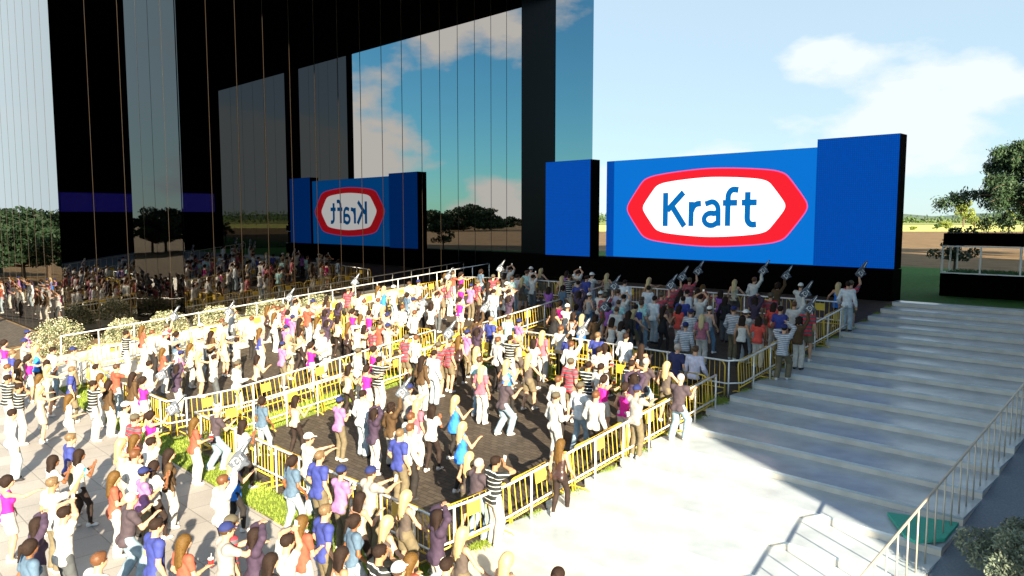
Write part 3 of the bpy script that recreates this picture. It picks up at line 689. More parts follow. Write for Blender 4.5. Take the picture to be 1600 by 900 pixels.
def skel(fem, pose):
    aR, aL, lg = POSES[pose]; drop, fR, fL = LEGS[lg]; J = {}
    hz = .935-drop; ln = {0:.02,1:.04,2:.16}[lg]; c, s = math.cos(ln), math.sin(ln)
    up = np.array([0,s,c]); fw = np.array([0,c,-s]); pel = np.array([0,-.03 if lg == 2 else 0,hz]); sw = .158 if fem else .18
    P = lambda x, y, z: pel+np.array([x,0,0])+fw*y+up*z
    J.update(pel=pel, P=P, neck=P(0,-.005,.52), head=P(0,.02,.52)+np.array([0,.015,.165]), up=up)
    for sd, arm, ft in ((1,aR,fR),(-1,aL,fL)):
        n = 'R' if sd > 0 else 'L'; sh = P(sd*sw,-.01,.465); t, h, hd = ARM[arm]
        el, wr = ik(sh, sh+np.array([sd*t[0],t[1],t[2]]), .285, .25, (sd*h[0],h[1],h[2])); J['sh'+n]=sh; J['el'+n]=el; J['wr'+n]=wr; J['hd'+n]=nrm((sd*hd[0],hd[1],hd[2]))
        hp = pel+np.array([sd*.085,0,-.02]); an = np.array([sd*ft[0],ft[1],.09]); kn, an = ik(hp, an, .425, .415, (sd*.15,1,0)); J['hp'+n]=hp; J['kn'+n]=kn; J['an'+n]=an
    return J
def torso(S, J, fem, g=0., arms=True):
    P = J['P']; e = lambda c, r, k=.045: S.ell(c, [q+g for q in r], k)
    e(P(0,.0,.02), (.158,.108,.125) if fem else (.150,.108,.125))
    for sd in (-1,1): e(P(sd*.075,-.055,-.035), (.085,.085,.095), .04)
    e(P(0,.005,.17), (.118,.088,.14) if fem else (.138,.105,.15)); e(P(0,.0,.33), (.140,.094,.16) if fem else (.162,.110,.17))
    if fem:
        for sd in (-1,1): e(P(sd*.065,.075,.315), (.062,.058,.062), .03)
    S.cap(P(-.11 if fem else -.13,-.01,.455), P(.11 if fem else .13,-.01,.455), (.052 if fem else .060)+g, k=.05)
    if arms:
        for n in 'RL': S.ell(J['sh'+n], [(.056 if fem else .066)+g]*3, .045)
def arms(S, J, fem, g=0., t1=1.0, t2=1.0):
    m = .86 if fem else 1.0
    for n in 'RL':
        sh, el, wr = J['sh'+n], J['el'+n], J['wr'+n]
        S.cap(sh, sh+(el-sh)*t1, .052*m+g, (.052-.012*t1)*m+g, .03)
        if t1 >= 1 and t2 > 0: S.cap(el, el+(wr-el)*.35, .041*m+g, .042*m+g, .02); S.cap(el+(wr-el)*.3, el+(wr-el)*t2, .041*m+g, .027*m+g, .02)
def legs_(S, J, g=0., ank=None, knee=None):
    for n in 'RL':
        hp, kn, an = J['hp'+n], J['kn'+n], J['an'+n]
        S.cap(hp, kn, .088+g, (.056 if knee is None else knee)+g, .04); S.cap(kn, kn+(an-kn)*.4+np.array([0,-.012,0]), (.055 if knee is None else knee)+g, (.055 if ank is None else max(.055,ank))+g, .03)
        S.cap(kn+(an-kn)*.35, an, (.052 if ank is None else max(.052,ank))+g, (.036 if ank is None else ank)+g, .03)
def hand_mb(wr, hd, sd, curl, mb):
    """flattened palm, four fingers of unequal length and a thumb leaving the palm's side"""
    d = nrm(hd); ref = np.array([0,0,1.]) if abs(d[2]) < .75 else np.array([0,1.,0]); side = nrm(np.cross(d, ref))*sd; nn = nrm(np.cross(side, d))*sd
    wr = np.array(wr)-d*.02; pal = wr+d*.095
    mb.tube([wr, wr+d*.03, wr+d*.07, pal], [.024,.032,.040,.036], 8, r2=[.020,.017,.016,.012]) if False else None
    n0 = len(mb.V); K = [(0,.023,.020),(.03,.030,.018),(.065,.040,.016),(.105,.036,.011)]
    for t, a, b in K:
        for j in range(8):
            th = 2*math.pi*j/8; mb.V.append(tuple(wr+d*t+side*math.cos(th)*a+nn*math.sin(th)*b))
    for i in range(3):
        for j in range(8): mb.F.append([n0+i*8+j, n0+i*8+(j+1)%8, n0+(i+1)*8+(j+1)%8, n0+(i+1)*8+j])
    mb.F.append([n0+24+j for j in range(8)])
    for i, (off, ln) in enumerate(((-.028,.062),(-.009,.074),(.010,.079),(.029,.070))):
        p = wr+d*.098+side*off; q = p+d*ln*.45+nn*(-.012*curl); r_ = q+nrm(d-nn*curl*1.1)*ln*.32; z = r_+nrm(d-nn*curl*2.4)*ln*.26
        mb.tube([p-d*.012,p,q,r_,z], [.0095,.0095,.0088,.0078,.005], 6)
    p = wr+d*.035-side*.026; mb.tube([p, p-side*.022+d*.022-nn*.006, p-side*.030+d*.050-nn*.012*curl, p-side*.028+d*.066-nn*.018*curl], [.014,.012,.0095,.006], 6)
BODY = {}; GAR = {}
def bounds(J, pad=.16):
    A = np.array([J[k] for k in J if k not in ('P','up') and not k.startswith('hd')]); return A.min(0)-pad, A.max(0)+pad
def body(fem, pose):
    if (fem, pose) in BODY: return BODY[fem, pose]
    J = skel(fem, pose); lo, hi = bounds(J); lo[2] = 0; hi[2] = max(hi[2], J['head'][2]+.16); h = J['head']; S = SDF(lo, hi, head=h[2]-.17)
    torso(S, J, fem); arms(S, J, fem); legs_(S, J)
    S.cap(J['P'](0,-.01,.45), h+np.array([0,-.02,-.06]), .050 if fem else .058, .047 if fem else .054, .03)
    S.ell(h+np.array([0,-.012,.028]), (.074,.093,.088), .02); S.ell(h+np.array([0,.028,-.045]), (.054,.060,.068), .03); S.ell(h+np.array([0,.050,-.082]), (.026,.026,.024), .02)
    S.cap(h+np.array([0,.088,.010]), h+np.array([0,.103,-.026]), .007, .012, .010)
    for sd in (-1,1):
        S.ell(h+np.array([sd*.030,.092,.008]), (.015,.011,.010), cut=True); S.ell(h+np.array([sd*.075,-.008,-.006]), (.010,.020,.030), .006)
        S.ell(h+np.array([sd*.036,.066,-.030]), (.018,.018,.016), .015)
    for n in 'RL': S.ell(J['an'+n]+np.array([0,.02,-.03]), (.036,.065,.035), .02)
    hands = MB()
    for n, sd in (('R',1),('L',-1)): hand_mb(J['wr'+n], J['hd'+n], sd, .55, hands)
    face = MB(); lips = MB()
    for sd in (-1,1):
        face.tube([h+np.array([sd*.030-.011,.083,.008]), h+np.array([sd*.030+.011,.083,.008])], .0055, 6)
        face.tube([h+np.array([sd*.016,.0925,.027]), h+np.array([sd*.044,.082,.028])], .0042, 5)
    lips.tube([h+np.array([-.021,.078,-.054]), h+np.array([0,.088,-.053]), h+np.array([.021,.078,-.054])], [.003,.0075,.003], 6)
    me, mi = S.mesh('person_body', [(hands,0),(face,1),(lips,2)])
    for m in (mat('skin_base',(.5,.3,.2)), mat('eye_dark',(.02,.015,.01),.3), mat('lips',(.42,.12,.10),.5)): me.materials.append(m)
    me.polygons.foreach_set('material_index', mi); me.update(); BODY[fem,pose] = (me, J); return BODY[fem,pose]
def garment(fem, pose, style):
    key = (fem, pose, style)
    if key in GAR: return GAR[key]
    me_, J = body(fem, pose); lo, hi = bounds(J); P = J['P']; hz = J['pel'][2]
    if style in ('tee','long','jacket','tank','tunic','strap','vest','hood'):
        bag = {'tee':.016,'long':.019,'jacket':.030,'tank':.010,'tunic':.012,'strap':.010,'vest':.022,'hood':.024}[style]
        S = SDF((lo[0],lo[1],hz-.25), (hi[0],hi[1],hi[2]), fine=1.0, head=9)
        if style in ('tee','long','jacket','hood','vest'):
            torso(S, J, fem, bag); arms(S, J, fem, bag+.002, .55 if style in ('tee','vest') else 1.0, .97 if style in ('long','jacket','hood') else 0)
            if style in ('tee','long'): # slight flare at the hem, folds
                S.ell(P(0,.0,-.06), (.165,.120,.10), .05)
            if style == 'hood': S.ell(P(0,-.06,.50), (.10,.06,.05), .03)
            S.cap(P(0,.03,.60), P(0,.03,.70), .06, .06, 0) if False else None
            hem = hz-(.10 if style != 'vest' else .04); S.plane((0,0,-1), -hem)
            S.ell(P(0,.02,.555), (.064 if fem else .068,.075,.055), cut=True)
        else:
            torso(S, J, fem, bag, arms=False)
            if style == 'tunic': S.cap(P(0,0,.03), P(0,.0,-.16), .155, .175, .05); S.ell(P(0,-.02,-.10), (.175,.135,.14), .04)
            S.plane((0,0,1), (P(0,0,.44 if style != 'strap' else .395))[2])
            S.plane((0,0,-1), -(hz-(.17 if style == 'tunic' else .07)))
            for sd in (-1,1):
                wd = .024 if style != 'strap' else .009
                S.cap(P(sd*.075,.085,.37), P(sd*.082,.02,.515), wd, wd, .01); S.cap(P(sd*.082,.02,.515), P(sd*.070,-.095,.38), wd, wd, .01)
        nz = (np.sin(S.X[:,None,None]*34+S.Z[None,None,:]*11)*np.sin(S.Z[None,None,:]*23+S.Y[None,:,None]*17))*.0034
        S.D = S.D+nz*(S.D < .03)
        me, _ = S.mesh('top')
    else:
        top = J['pel'][2]+.085; S = SDF((lo[0],lo[1],0), (hi[0],hi[1],top+.06), fine=1.05, head=9); kz = min(J['knR'][2], J['knL'][2])
        if style == 'skirt':
            torso(S, J, fem, .014, arms=False); S.cap(J['pel'], J['pel']+np.array([0,0,-.30]), .15, .20, .05); S.plane((0,0,-1), -(hz-.34))
        else:
            g, a, k = {'jeans':(.012,.052,.064),'slacks':(.017,.068,.072),'leggings':(.005,None,None),'shorts':(.024,None,.085)}[style]
            torso(S, J, fem, .007 if style != 'leggings' else .004, arms=False); legs_(S, J, g, a, k)
            S.plane((0,0,-1), -(.075 if style != 'shorts' else kz+.10))
        S.plane((0,0,1), top)
        nz = np.sin(S.Z[None,None,:]*46+S.X[:,None,None]*13)*np.sin(S.Z[None,None,:]*19+S.Y[None,:,None]*30)*.0024
        S.D = S.D+nz*(S.D < .03); me, _ = S.mesh('bottoms')
    GAR[key] = me; return me
HAIR = {}
def hair(style):
    if style in HAIR: return HAIR[style]
    S = SDF((-.17,-.30,-.62), (.17,.17,.17), fine=.95, head=-.2); big = style in ('long','bob','curly','pony')
    S.ell((0,-.018,.034), (.083,.100,.092) if not big else (.090,.106,.099), .02)
    if style == 'short': S.ell((0,.035,.085), (.060,.052,.028), .02)
    if style == 'grey': S.ell((0,-.02,.03), (.080,.099,.086), .01)
    if big: S.ell((0,-.05,-.02), (.084,.078,.10), .03)
    if style == 'long':
        S.cap((-.035,-.075,-.02), (-.045,-.125,-.30), .058, .040, .05); S.cap((.035,-.075,-.02), (.045,-.125,-.30), .058, .040, .05); S.cap((0,-.085,-.1), (0,-.145,-.40), .06, .022, .04)
    if style == 'bob':
        for a in (-.05,0,.05): S.cap((a,-.05,0), (a*1.4,-.085,-.185), .055, .042, .04)
    if style == 'curly':
        for i in range(26):
            a = i*2.4; z = .09-.0085*i; S.ell((math.cos(a)*.085,-.035+math.sin(a)*.075,z), (.034,.034,.034), .012)
    if style == 'pony': S.ell((0,-.125,.045), (.03,.03,.03), .02); S.cap((0,-.14,.04), (0,-.185,-.17), .032, .014, .03)
    # open the face: cut everything in front of the hairline
    S.ell((0,.115,-.055), (.088,.100,.108), cut=True); S.plane((0,1,-.9 if not big else -.55), .062 if not big else .055) if style != 'grey' else S.plane((0,1,-.2), .035)
    if not big: S.plane((0,.35,-1), .045 if style != 'grey' else .04)
    nz = (np.sin(np.arctan2(S.X[:,None,None], S.Y[None,:,None]+.02)*26)*.0022)*np.ones((1,1,len(S.Z))); S.D = S.D+nz*(S.D < .03)
    HAIR[style] = S.mesh('hair')[0]; return HAIR[style]
def cap_mesh():
    S = SDF((-.13,-.15,-.03), (.13,.24,.17), fine=.85, head=-.2); S.ell((0,-.014,.042), (.090,.107,.092), .0); S.plane((0,.12,-1), -.030)
    S.ell((0,.125,.040), (.068,.075,.010), .012); S.ell((0,-.014,.135), (.010,.010,.008), .005); return S.mesh('cap')[0]
def shoe_mesh():
    S = SDF((-.07,-.10,-.02), (.07,.20,.14), fine=.85, head=-.2); S.cap((0,-.04,.045), (0,.10,.032), .042, .036, .02); S.ell((0,.115,.030), (.041,.058,.032), .02); S.cap((0,-.035,.05), (0,-.03,.10), .040, .042, .02)
    S.plane((0,0,-1), -.004); S.plane((0,0,1), .105); return S.mesh('shoe')[0]
CAPM = cap_mesh(); SHOE = shoe_mesh()
def held_meshes():
    d = {}
    d['phone'] = MB().box(-.038,.038,-.005,.005,-.075,.075).mesh('phone')
    d['cup'] = MB().tube([(0,0,0),(0,0,.005),(0,0,.12)], [.030,.033,.045], 14).mesh('cup', False)
    d['lid'] = MB().tube([(0,0,.121),(0,0,.135),(0,0,.137)], [.047,.047,.038], 14).mesh('lid'); d['straw'] = MB().tube([(.008,0,.13),(.02,0,.22)], .004, 6).mesh('straw')
    # foam finger: glove outline with a raised index finger, rounded edge
    O = [(-.085,0),(-.105,.06),(-.115,.14),(-.15,.17),(-.158,.205),(-.135,.225),(-.10,.215),(-.088,.235),(-.06,.252),(-.035,.248),(-.02,.262),(.008,.258),(.022,.262),(.028,.30),(.03,.42),(.034,.50),(.052,.525),(.075,.50),(.082,.42),(.085,.28),(.105,.22),(.11,.12),(.095,.0)]
    b = bmesh.new(); n = len(O); rings = []
    for y, sc in ((-.04,.90),(-.025,1.0),(.025,1.0),(.04,.90)):
        cx = -.0; rings.append([b.verts.new((cx+x*sc if z < .27 else x+(x-.056)*(sc-1)*1.2, y, z*(.985 if sc < 1 else 1)+(.008 if sc < 1 and z < .02 else 0))) for x, z in O])
    for r_ in range(3):
        for i in range(n): b.faces.new((rings[r_][i], rings[r_][(i+1)%n], rings[r_+1][(i+1)%n], rings[r_+1][i]))
    f1 = b.faces.new(rings[0][::-1]); f2 = b.faces.new(rings[3]); bmesh.ops.triangulate(b, faces=[f1,f2]); bmesh.ops.recalc_face_normals(b, faces=b.faces[:])
    me = bpy.data.meshes.new('foam_finger'); b.to_mesh(me); b.free(); d['foam'] = me
    q = MB()
    for sy in (-.0425,.0425):
        for p in ([(-.06,.05),(-.05,.15),(-.02,.19),(0,.12),(.02,.19),(.06,.15),(.07,.06)], [(-.07,.10),(.0,.07),(.075,.11)], [(.04,.30),(.058,.47)], [(-.05,.215),(.03,.235)]):
            q.tube([(x,sy,z) for x, z in p], .0085, 5)
    d['mark'] = q.mesh('mark'); return d
HM = held_meshes()
C_ = lambda n, c, **k: mat(n, c, k.pop('rough', .8), var=k.pop('var', .16), scale=k.pop('scale', 14), spec=k.pop('spec', .25), **k)
CM = {
 'white':C_('white_cotton',(.44,.43,.41)),'pale':C_('pale_shirt',(0.48,0.512,0.544)),'lav':C_('lavender_shirt',(0.416,0.416,0.528)),'lilac':C_('lilac_cotton',(.27,.13,.29)),'purple':C_('purple_cotton',(0.208,0.072,0.304)),
 'pink':C_('hot_pink',(0.576,0.016,0.24)),'coral':C_('coral_cotton',(.27,.065,.04)),'red':C_('red_cotton',(0.464,0.056,0.04)),'navy':C_('navy_cotton',(0.02,0.024,0.08)),'royal':C_('royal_blue',(.030,.042,.20)),
 'bright':C_('bright_blue',(0.024,0.16,0.576)),'polo':C_('grey_purple_polo',(.050,.038,.048)),'zip':C_('dark_purple',(.040,.026,.050)),'brown':C_('brown_lace',(.062,.036,.016)),'black':C_('black_cloth',(0.0096,0.0096,0.0112)),
 'satin':C_('brown_satin',(.035,.017,.015),rough=.3,spec=.6),'taupe':C_('taupe_cotton',(.07,.056,.05)),'cream':C_('cream_cotton',(.36,.31,.23)),'rose':C_('rose_vest',(.27,.09,.13)),'denim':C_('denim_vest',(.065,.11,.17)),
 'stripe':C_('black_white_stripe',(0.016,0.02,0.0216),stripes=(.085,.15,(.70,.70,.68),False)),'redstripe':C_('red_grey_stripe',(0.08,0.08,0.096),stripes=(.12,.5,(.50,.03,.05),False)),
 'sweater':C_('grey_striped_sweater',(0.192,0.208,0.248),stripes=(.055,.3,(.50,.52,.55),False)),'teal':C_('teal_plaid',(0.496,0.56,0.56),stripes=(.05,.5,(.08,.42,.42),True)),'greyt':C_('pale_grey',(.27,.26,.25)),
 'jeans':C_('light_jeans',(.18,.26,.33)),'djeans':C_('blue_jeans',(0.08,0.152,0.24)),'khaki':C_('khaki',(.12,.10,.062)),'whitej':C_('white_trousers',(.42,.40,.37)),'palej':C_('pale_jeans',(.27,.33,.38)),'dark':C_('dark_trousers',(.016,.014,.014)),
 'brownleg':C_('dark_brown_leggings',(.022,.014,.012)),'greyj':C_('charcoal_jeans',(0.064,0.072,0.08)),'shoe_w':C_('white_shoe',(0.56,0.544,0.528)),'shoe_d':C_('dark_shoe',(0.024,0.024,0.028)),
 'capn':C_('navy_cap',(0.012,0.02,0.096)),'capw':C_('white_cap',(0.6,0.592,0.576)),'capo':C_('olive_cap',(0.072,0.064,0.044)),'capr':C_('red_cap',(0.48,0.04,0.032)),
 'h_dark':C_('dark_brown_hair',(0.0176,0.0104,0.008),rough=.75,scale=60,var=.3,spec=.12),'h_ging':C_('ginger_brown_hair',(.080,.042,.009),rough=.65,scale=60,var=.3,spec=.2),'h_blond':C_('blonde_hair',(0.368,0.28,0.136),rough=.45,scale=60,var=.2,spec=.4),
 'h_brown':C_('brown_hair',(.055,.030,.017),rough=.5,scale=60,var=.3),'h_red':C_('red_brown_hair',(.095,.040,.017),rough=.5,scale=60,var=.2),'h_grey':C_('grey_hair',(0.336,0.288,0.264),rough=.6,scale=60,var=.2),'h_sand':C_('sandy_hair',(.12,.08,.042),rough=.5,scale=60,var=.3)}
SK = {'l':C_('light_skin',(.42,.235,.15),rough=.5,spec=.35,var=.05),'t':C_('tan_skin',(.32,.165,.09),rough=.5,spec=.35,var=.05),'d':C_('brown_skin',(.17,.07,.03),rough=.5,spec=.35,var=.05)}
FOAMN = C_('navy_foam',(.075,.09,.115),var=.06); FOAMW = mat('foam_print',(.7,.7,.7),.7); PH = {'w':mat('white_phone',(.7,.7,.7),.3),'c':mat('cyan_phone',(.03,.45,.55),.3)}
CUPR = mat('red_cup',(.55,.02,.02),.35); CUPW = mat('white_lid',(.75,.74,.73),.35)
# code: sex, pose, hair style, hair colour, cap, skin, top style, top, bottom style, bottom, shoe, look, held thing
T = {
 'sp':('m','phone','short','h_dark',0,'t','tee','stripe','slacks','whitej','shoe_w','man in black and white striped tee','phone'),
 'nc':('m','film','short','h_brown','capn','l','tee','greyt','jeans','khaki','shoe_w','man in navy cap and pale grey tee','phone'),
 'lt':('f','text','short','h_dark','capn','l','tee','lilac','jeans','khaki','shoe_w','person in navy cap and lilac tee','phone'),
 'pk':('f','reach','pony','h_dark',0,'l','tank','pink','shorts','whitej','shoe_w','woman in hot pink tank top',None),
 'pu':('m','dance','grey','h_grey',0,'l','tee','polo','slacks','jeans','shoe_w','grey haired man in dark purple polo',None),
 'co':('f','cup','long','h_ging',0,'l','tee','coral','slacks','whitej','shoe_w','long haired woman in coral tee','cup'),
 'cw':('f','cup','long','h_ging',0,'l','tee','white','jeans','whitej','shoe_w','ginger haired woman in white tee',None),
 'st':('f','fist','bob','h_dark',0,'l','strap','cream','leggings','brownleg','shoe_d','dark haired woman in white strap top',None),
 'sx':('f','walk','bob','h_dark',0,'t','strap','white','leggings','brownleg','shoe_d','black haired woman in strappy white top',None),
 'bl':('f','fist','long','h_blond',0,'l','tunic','bright','leggings','dark','shoe_w','blonde woman in bright blue dress',None),
 'br':('f','down','long','h_dark',0,'l','long','brown','slacks','whitej','shoe_w','dark haired woman in brown lace top',None),
 'gs':('f','clap','bob','h_dark',0,'d','tee','white','leggings','brownleg','shoe_w','brown skinned woman in white top',None),
 'dv':('f','walk','pony','h_dark',0,'d','vest','denim','jeans','palej','shoe_w','woman with ponytail in denim vest',None),
 'bt':('m','down','short','h_sand',0,'l','tee','royal','slacks','khaki','shoe_w','man in blue tee',None),
 'nt':('m','down','short','h_dark',0,'l','tee','royal','slacks','greyj','shoe_w','dark haired man in royal blue tee',None),
 'bg':('f','down','long','h_ging',0,'l','tank','royal','slacks','whitej','shoe_w','ginger haired woman in blue top',None),
 'ws':('m','down','short','h_red',0,'l','long','white','slacks','dark','shoe_d','man in white long sleeved shirt',None),
 'wo':('m','cup','short','h_brown','capo','l','long','white','slacks','whitej','shoe_w','man in olive cap and white shirt',None),
 'wr':('m','cup','short','h_dark',0,'l','tee','white','slacks','jeans','shoe_w','man in white tee holding drink','cup'),
 'gw':('f','walk','long','h_ging',0,'l','strap','satin','leggings','brownleg','shoe_w','ginger haired woman in brown satin top',None),
 'pz':('f','over','bob','h_dark',0,'l','hood','zip','slacks','whitej','shoe_w','woman in dark purple hooded top',None),
 'gt':('f','open','long','h_blond',0,'l','tank','taupe','shorts','khaki','shoe_w','blonde woman in taupe tank top',None),
 'bn':('f','reach','long','h_blond',0,'l','tank','cream','shorts','cream','shoe_w','blonde woman in cream top and shorts',None),
 'vp':('f','down','long','h_blond',0,'l','vest','rose','slacks','whitej','shoe_w','blonde woman in rose pink vest',None),
 'rs':('m','down','short','h_brown','capo','l','tee','redstripe','shorts','khaki','shoe_w','man in red and grey striped polo',None),
 'rf':('m','foam','short','h_brown','capo','l','tee','redstripe','shorts','khaki','shoe_w','man in striped polo raising foam finger','foam'),
 'wf':('m','foam','short','h_red',0,'l','long','white','slacks','dark','shoe_d','man in white shirt raising foam finger','foam'),
 'bf':('f','foam','curly','h_dark',0,'t','long','brown','slacks','whitej','shoe_d','woman in brown top raising foam finger','foam'),
 'pf':('f','selfie','pony','h_dark',0,'l','tank','pink','shorts','whitej','shoe_w','woman in pink tank holding foam finger','foam'),
 'wt':('m','over','short','h_dark',0,'l','tee','white','jeans','greyj','shoe_w','man in white tee, hands overhead','phone'),
 'cy':('m','selfie','short','h_sand',0,'t','tee','white','slacks','khaki','shoe_w','man in white tee raising cyan phone','cphone'),
 'wp':('m','down','short','h_dark',0,'l','long','pale','slacks','palej','shoe_d','man in pale blue shirt and jeans',None),
 'wc':('m','film','short','h_brown','capw','l','tee','white','slacks','palej','shoe_w','man in white cap and white tee',None),
 'gk':('f','walk','short','h_brown','capw','l','tank','greyt','jeans','djeans','shoe_w','woman in white cap and grey tank',None),
 'ct':('m','reach','short','h_brown',0,'l','tee','coral','jeans','palej','shoe_w','man in coral tee',None),
 'rt':('f','down','bob','h_dark',0,'d','tee','red','slacks','whitej','shoe_w','woman in red tee and white trousers',None),
 'sw':('m','overdance','short','h_dark','capn','l','long','sweater','slacks','khaki','shoe_w','man in grey striped sweater and cap',None),
 'tp':('m','walk','short','h_brown',0,'l','tee','teal','jeans','jeans','shoe_w','man in teal plaid shirt',None),
 'pp':('f','text','bob','h_dark',0,'l','tee','purple','leggings','dark','shoe_d','dark haired woman in purple tee',None),
 'bd':('f','fist','long','h_dark',0,'l','tunic','black','leggings','dark','shoe_d','woman in black dress',None),
 'cr':('f','open','long','h_blond',0,'l','tank','cream','shorts','taupe','shoe_w','blonde woman in cream tank top',None),
 'ls':('m','walk','short','h_brown',0,'l','long','lav','slacks','dark','shoe_d','man in lavender shirt',None),
 'np':('m','walk','grey','h_grey',0,'l','tee','navy','jeans','djeans','shoe_w','grey haired man in navy tee',None),
 'nd':('f','down','bob','h_dark',0,'l','long','black','slacks','greyj','shoe_d','dark haired woman in black top',None),
 'vs':('m','down','short','h_brown','capn','l','long','sweater','slacks','khaki','shoe_w','man in grey striped sweater, arms down',None),
 'wj':('m','open','short','h_brown','capo','l','long','pale','jeans','jeans','shoe_w','man in pale shirt and light jeans',None)}
# top of each head in the photograph's 1600 x 900 picture -> solved to a spot on the ground
CROWD = """41 514 lt;36 528 nc;5 530 pk;17 545 bt;43 552 pk;27 560 br;55 538 bl;9 567 ws;9 585 sp;27 598 sp;60 585 cw;73 570 bn;61 601 bn;80 541 wr;71 560 gs;112 541 nc;110 572 bt;106 614 cw;143 594 sp;155 582 cw;148 568 wt;168 594 br;180 567 ct;206 581 br;222 588 pf;195 517 sp;221 508 co;236 514 ws;231 562 wp;16 639 wp;107 677 bt;79 710 gs;194 626 wc;208 646 rs;187 684 bn;208 676 co;208 702 ws;233 642 pf;233 682 wt;221 726 lt;176 734 co;237 716 gs;8 740 pk;78 744 cy;54 806 pz;96 791 wt;42 842 dv;197 767 pu;285 834 co;350 816 nc;357 801 rs;345 740 wf;362 706 bl;302 650 co;335 633 pu;377 656 gs
455 709 dv;480 675 wc;497 705 bt;531 727 lt;577 726 nc;560 765 st;602 801 gt;632 762 gt;682 795 pz;720 818 gt;640 861 co;620 873 wc;530 852 sx;505 786 bt;520 800 dv;470 806 co;445 834 wt;395 822 pz;744 714 pu;772 713 sp;732 702 gt;721 657 bl;710 616 bl;674 631 gs;651 625 vp;640 643 ws;623 668 bt;638 598 nc;787 584 pu;752 571 vp;748 556 tp;791 561 bl;796 522 sp;777 525 ws;810 521 cr;833 527 gs;825 552 gt;847 517 vp;744 542 bn;744 512 pz;729 513 lt;716 523 gw;701 527 rs;684 533 rf;677 545 wp;659 556 br;649 523 ws;634 520 rs;744 492 bf;766 495 bt;794 490 tp;810 497 lt;780 508 ws;673 473 gs
460 615 st;529 620 lt;543 568 st;558 541 wo;565 610 wp;572 569 pk;591 556 sp;583 540 pk;583 637 pz;610 627 bf;639 660 ws;408 617 dv;790 860 gt;870 885 dv;150 862 ws;120 700 gs;262 700 br;590 850 sp;695 868 wp;420 862 nd;240 810 nt;560 868 pp
440 532 lt;446 506 lt;456 490 lt;467 511 st;468 497 br;450 522 bn;485 534 pk;495 495 cw;502 513 wo;507 484 pz;509 500 pz;510 462 br;527 475 pz;527 492 st;543 503 gw;550 481 pk;557 506 wc;563 490 cw;568 507 st;576 483 pk;582 509 rs;593 501 ct;605 503 nc;604 487 nc;590 466 ws;598 476 bn;599 446 bl;614 444 wc;590 446 cw;560 454 gs;568 466 ws;628 476 ws;647 483 wf;645 464 nc;635 455 dv;656 461 ws;638 438 tp;653 436 nc;488 467 nc;460 467 wt;440 474 rf;426 475 ws;428 488 cw;449 483 pk;480 476 ct;543 448 rf
405 511 bg;400 553 st;392 494 ws;369 526 wt;369 562 wo;333 552 wt;310 547 bn;296 535 cw;311 523 wc;312 504 wc;274 516 dv;281 546 lt;275 570 pz;253 542 co;257 518 wc;259 505 rf;329 516 br;345 497 wf;349 520 bn;360 483 wt;417 476 gw;433 478 ws;350 501 wo
876 507 ws;888 520 bt;892 531 wf;933 519 bt;935 540 wr;944 534 gs;977 519 wp;1002 535 bd;891 559 rs;919 563 sp;938 566 wr;986 560 sp;1007 558 pu;1041 562 gt;943 583 pk;871 585 ws;867 609 wo;905 593 wj;930 610 ws;976 597 pk;990 584 pz;994 607 nc;1058 536 np;1062 569 pu;875 660 gw;1086 539 ls
1225 497 sw;1249 484 bf;1262 480 rs;1325 445 wp;1330 437 rf;1148 436 cr;1178 432 wf;1215 440 bf;1251 440 wc;1310 440 bl;1077 433 rf;1014 433 bn;976 437 wp;948 426 cr;924 425 wc;916 430 nt;902 421 wt;885 423 pp;878 431 bn;889 428 sp;1067 433 wc;1052 442 rf
1013 446 wp;1022 462 wp;1002 461 tp;1033 456 rf;1036 477 bd;1047 476 rt;1064 453 nd;1073 452 wp;1090 450 sx;1098 444 co;1094 460 wt;1067 463 nt;1079 480 vs;1097 491 vp;1108 476 gk;1071 501 vs;1126 452 pp;1133 462 nd;1146 478 vs;1180 464 pz;1160 492 sx;1170 494 rt;1165 482 wc;1241 469 wf;1219 477 nt;1209 471 rt;1190 457 rs
903 437 nt;879 445 dv;905 456 pz;920 456 gk;938 453 wc;945 458 rf;965 450 ls;974 459 wt;966 466 tp;886 473 wc;875 468 pk;895 486 sx;909 489 bl;865 481 bd;900 474 dv;930 492 bf;951 473 pp;956 495 sx;963 479 ws;970 500 gs;982 486 nd;975 483 gt;993 474 nt;1001 469 tp;1029 479 gt
829 416 wc;835 419 gt;832 428 wt;857 447 pp;822 421 tp;695 427 cw;699 429 br;707 423 ct;720 424 pk;751 419 dv;770 428 rf;787 416 sp;796 416 wt;788 425 st;808 427 wp;799 431 tp;805 433 gt;777 439 ws;791 439 wc;720 443 pk;735 443 lt;746 437 rs;718 462 pk;702 439 vp;690 440 rf;771 451 wp;779 449 bn;794 452 wt;794 462 pz;789 453 sx;682 456 wt;752 441 bd"""
ORDW = ['leftmost','second from left','third from left','fourth from left','fifth from left','sixth from left','seventh from left','eighth from left','ninth from left','tenth from left','eleventh from left','twelfth from left','thirteenth from left','fourteenth from left']
def zone(v, u):
    if v > -10.25 and u > 9: return 'on the steps'
    if u < 8.15: return 'on the grey paving'
    if u > 27.1: return 'at the stage front'
    if v < -21.1: return 'in the left pen' if u < 18 else 'in the far left pen'
    return 'in the near pen' if u < 18.6 else 'in the shaded pen'
LIST = []
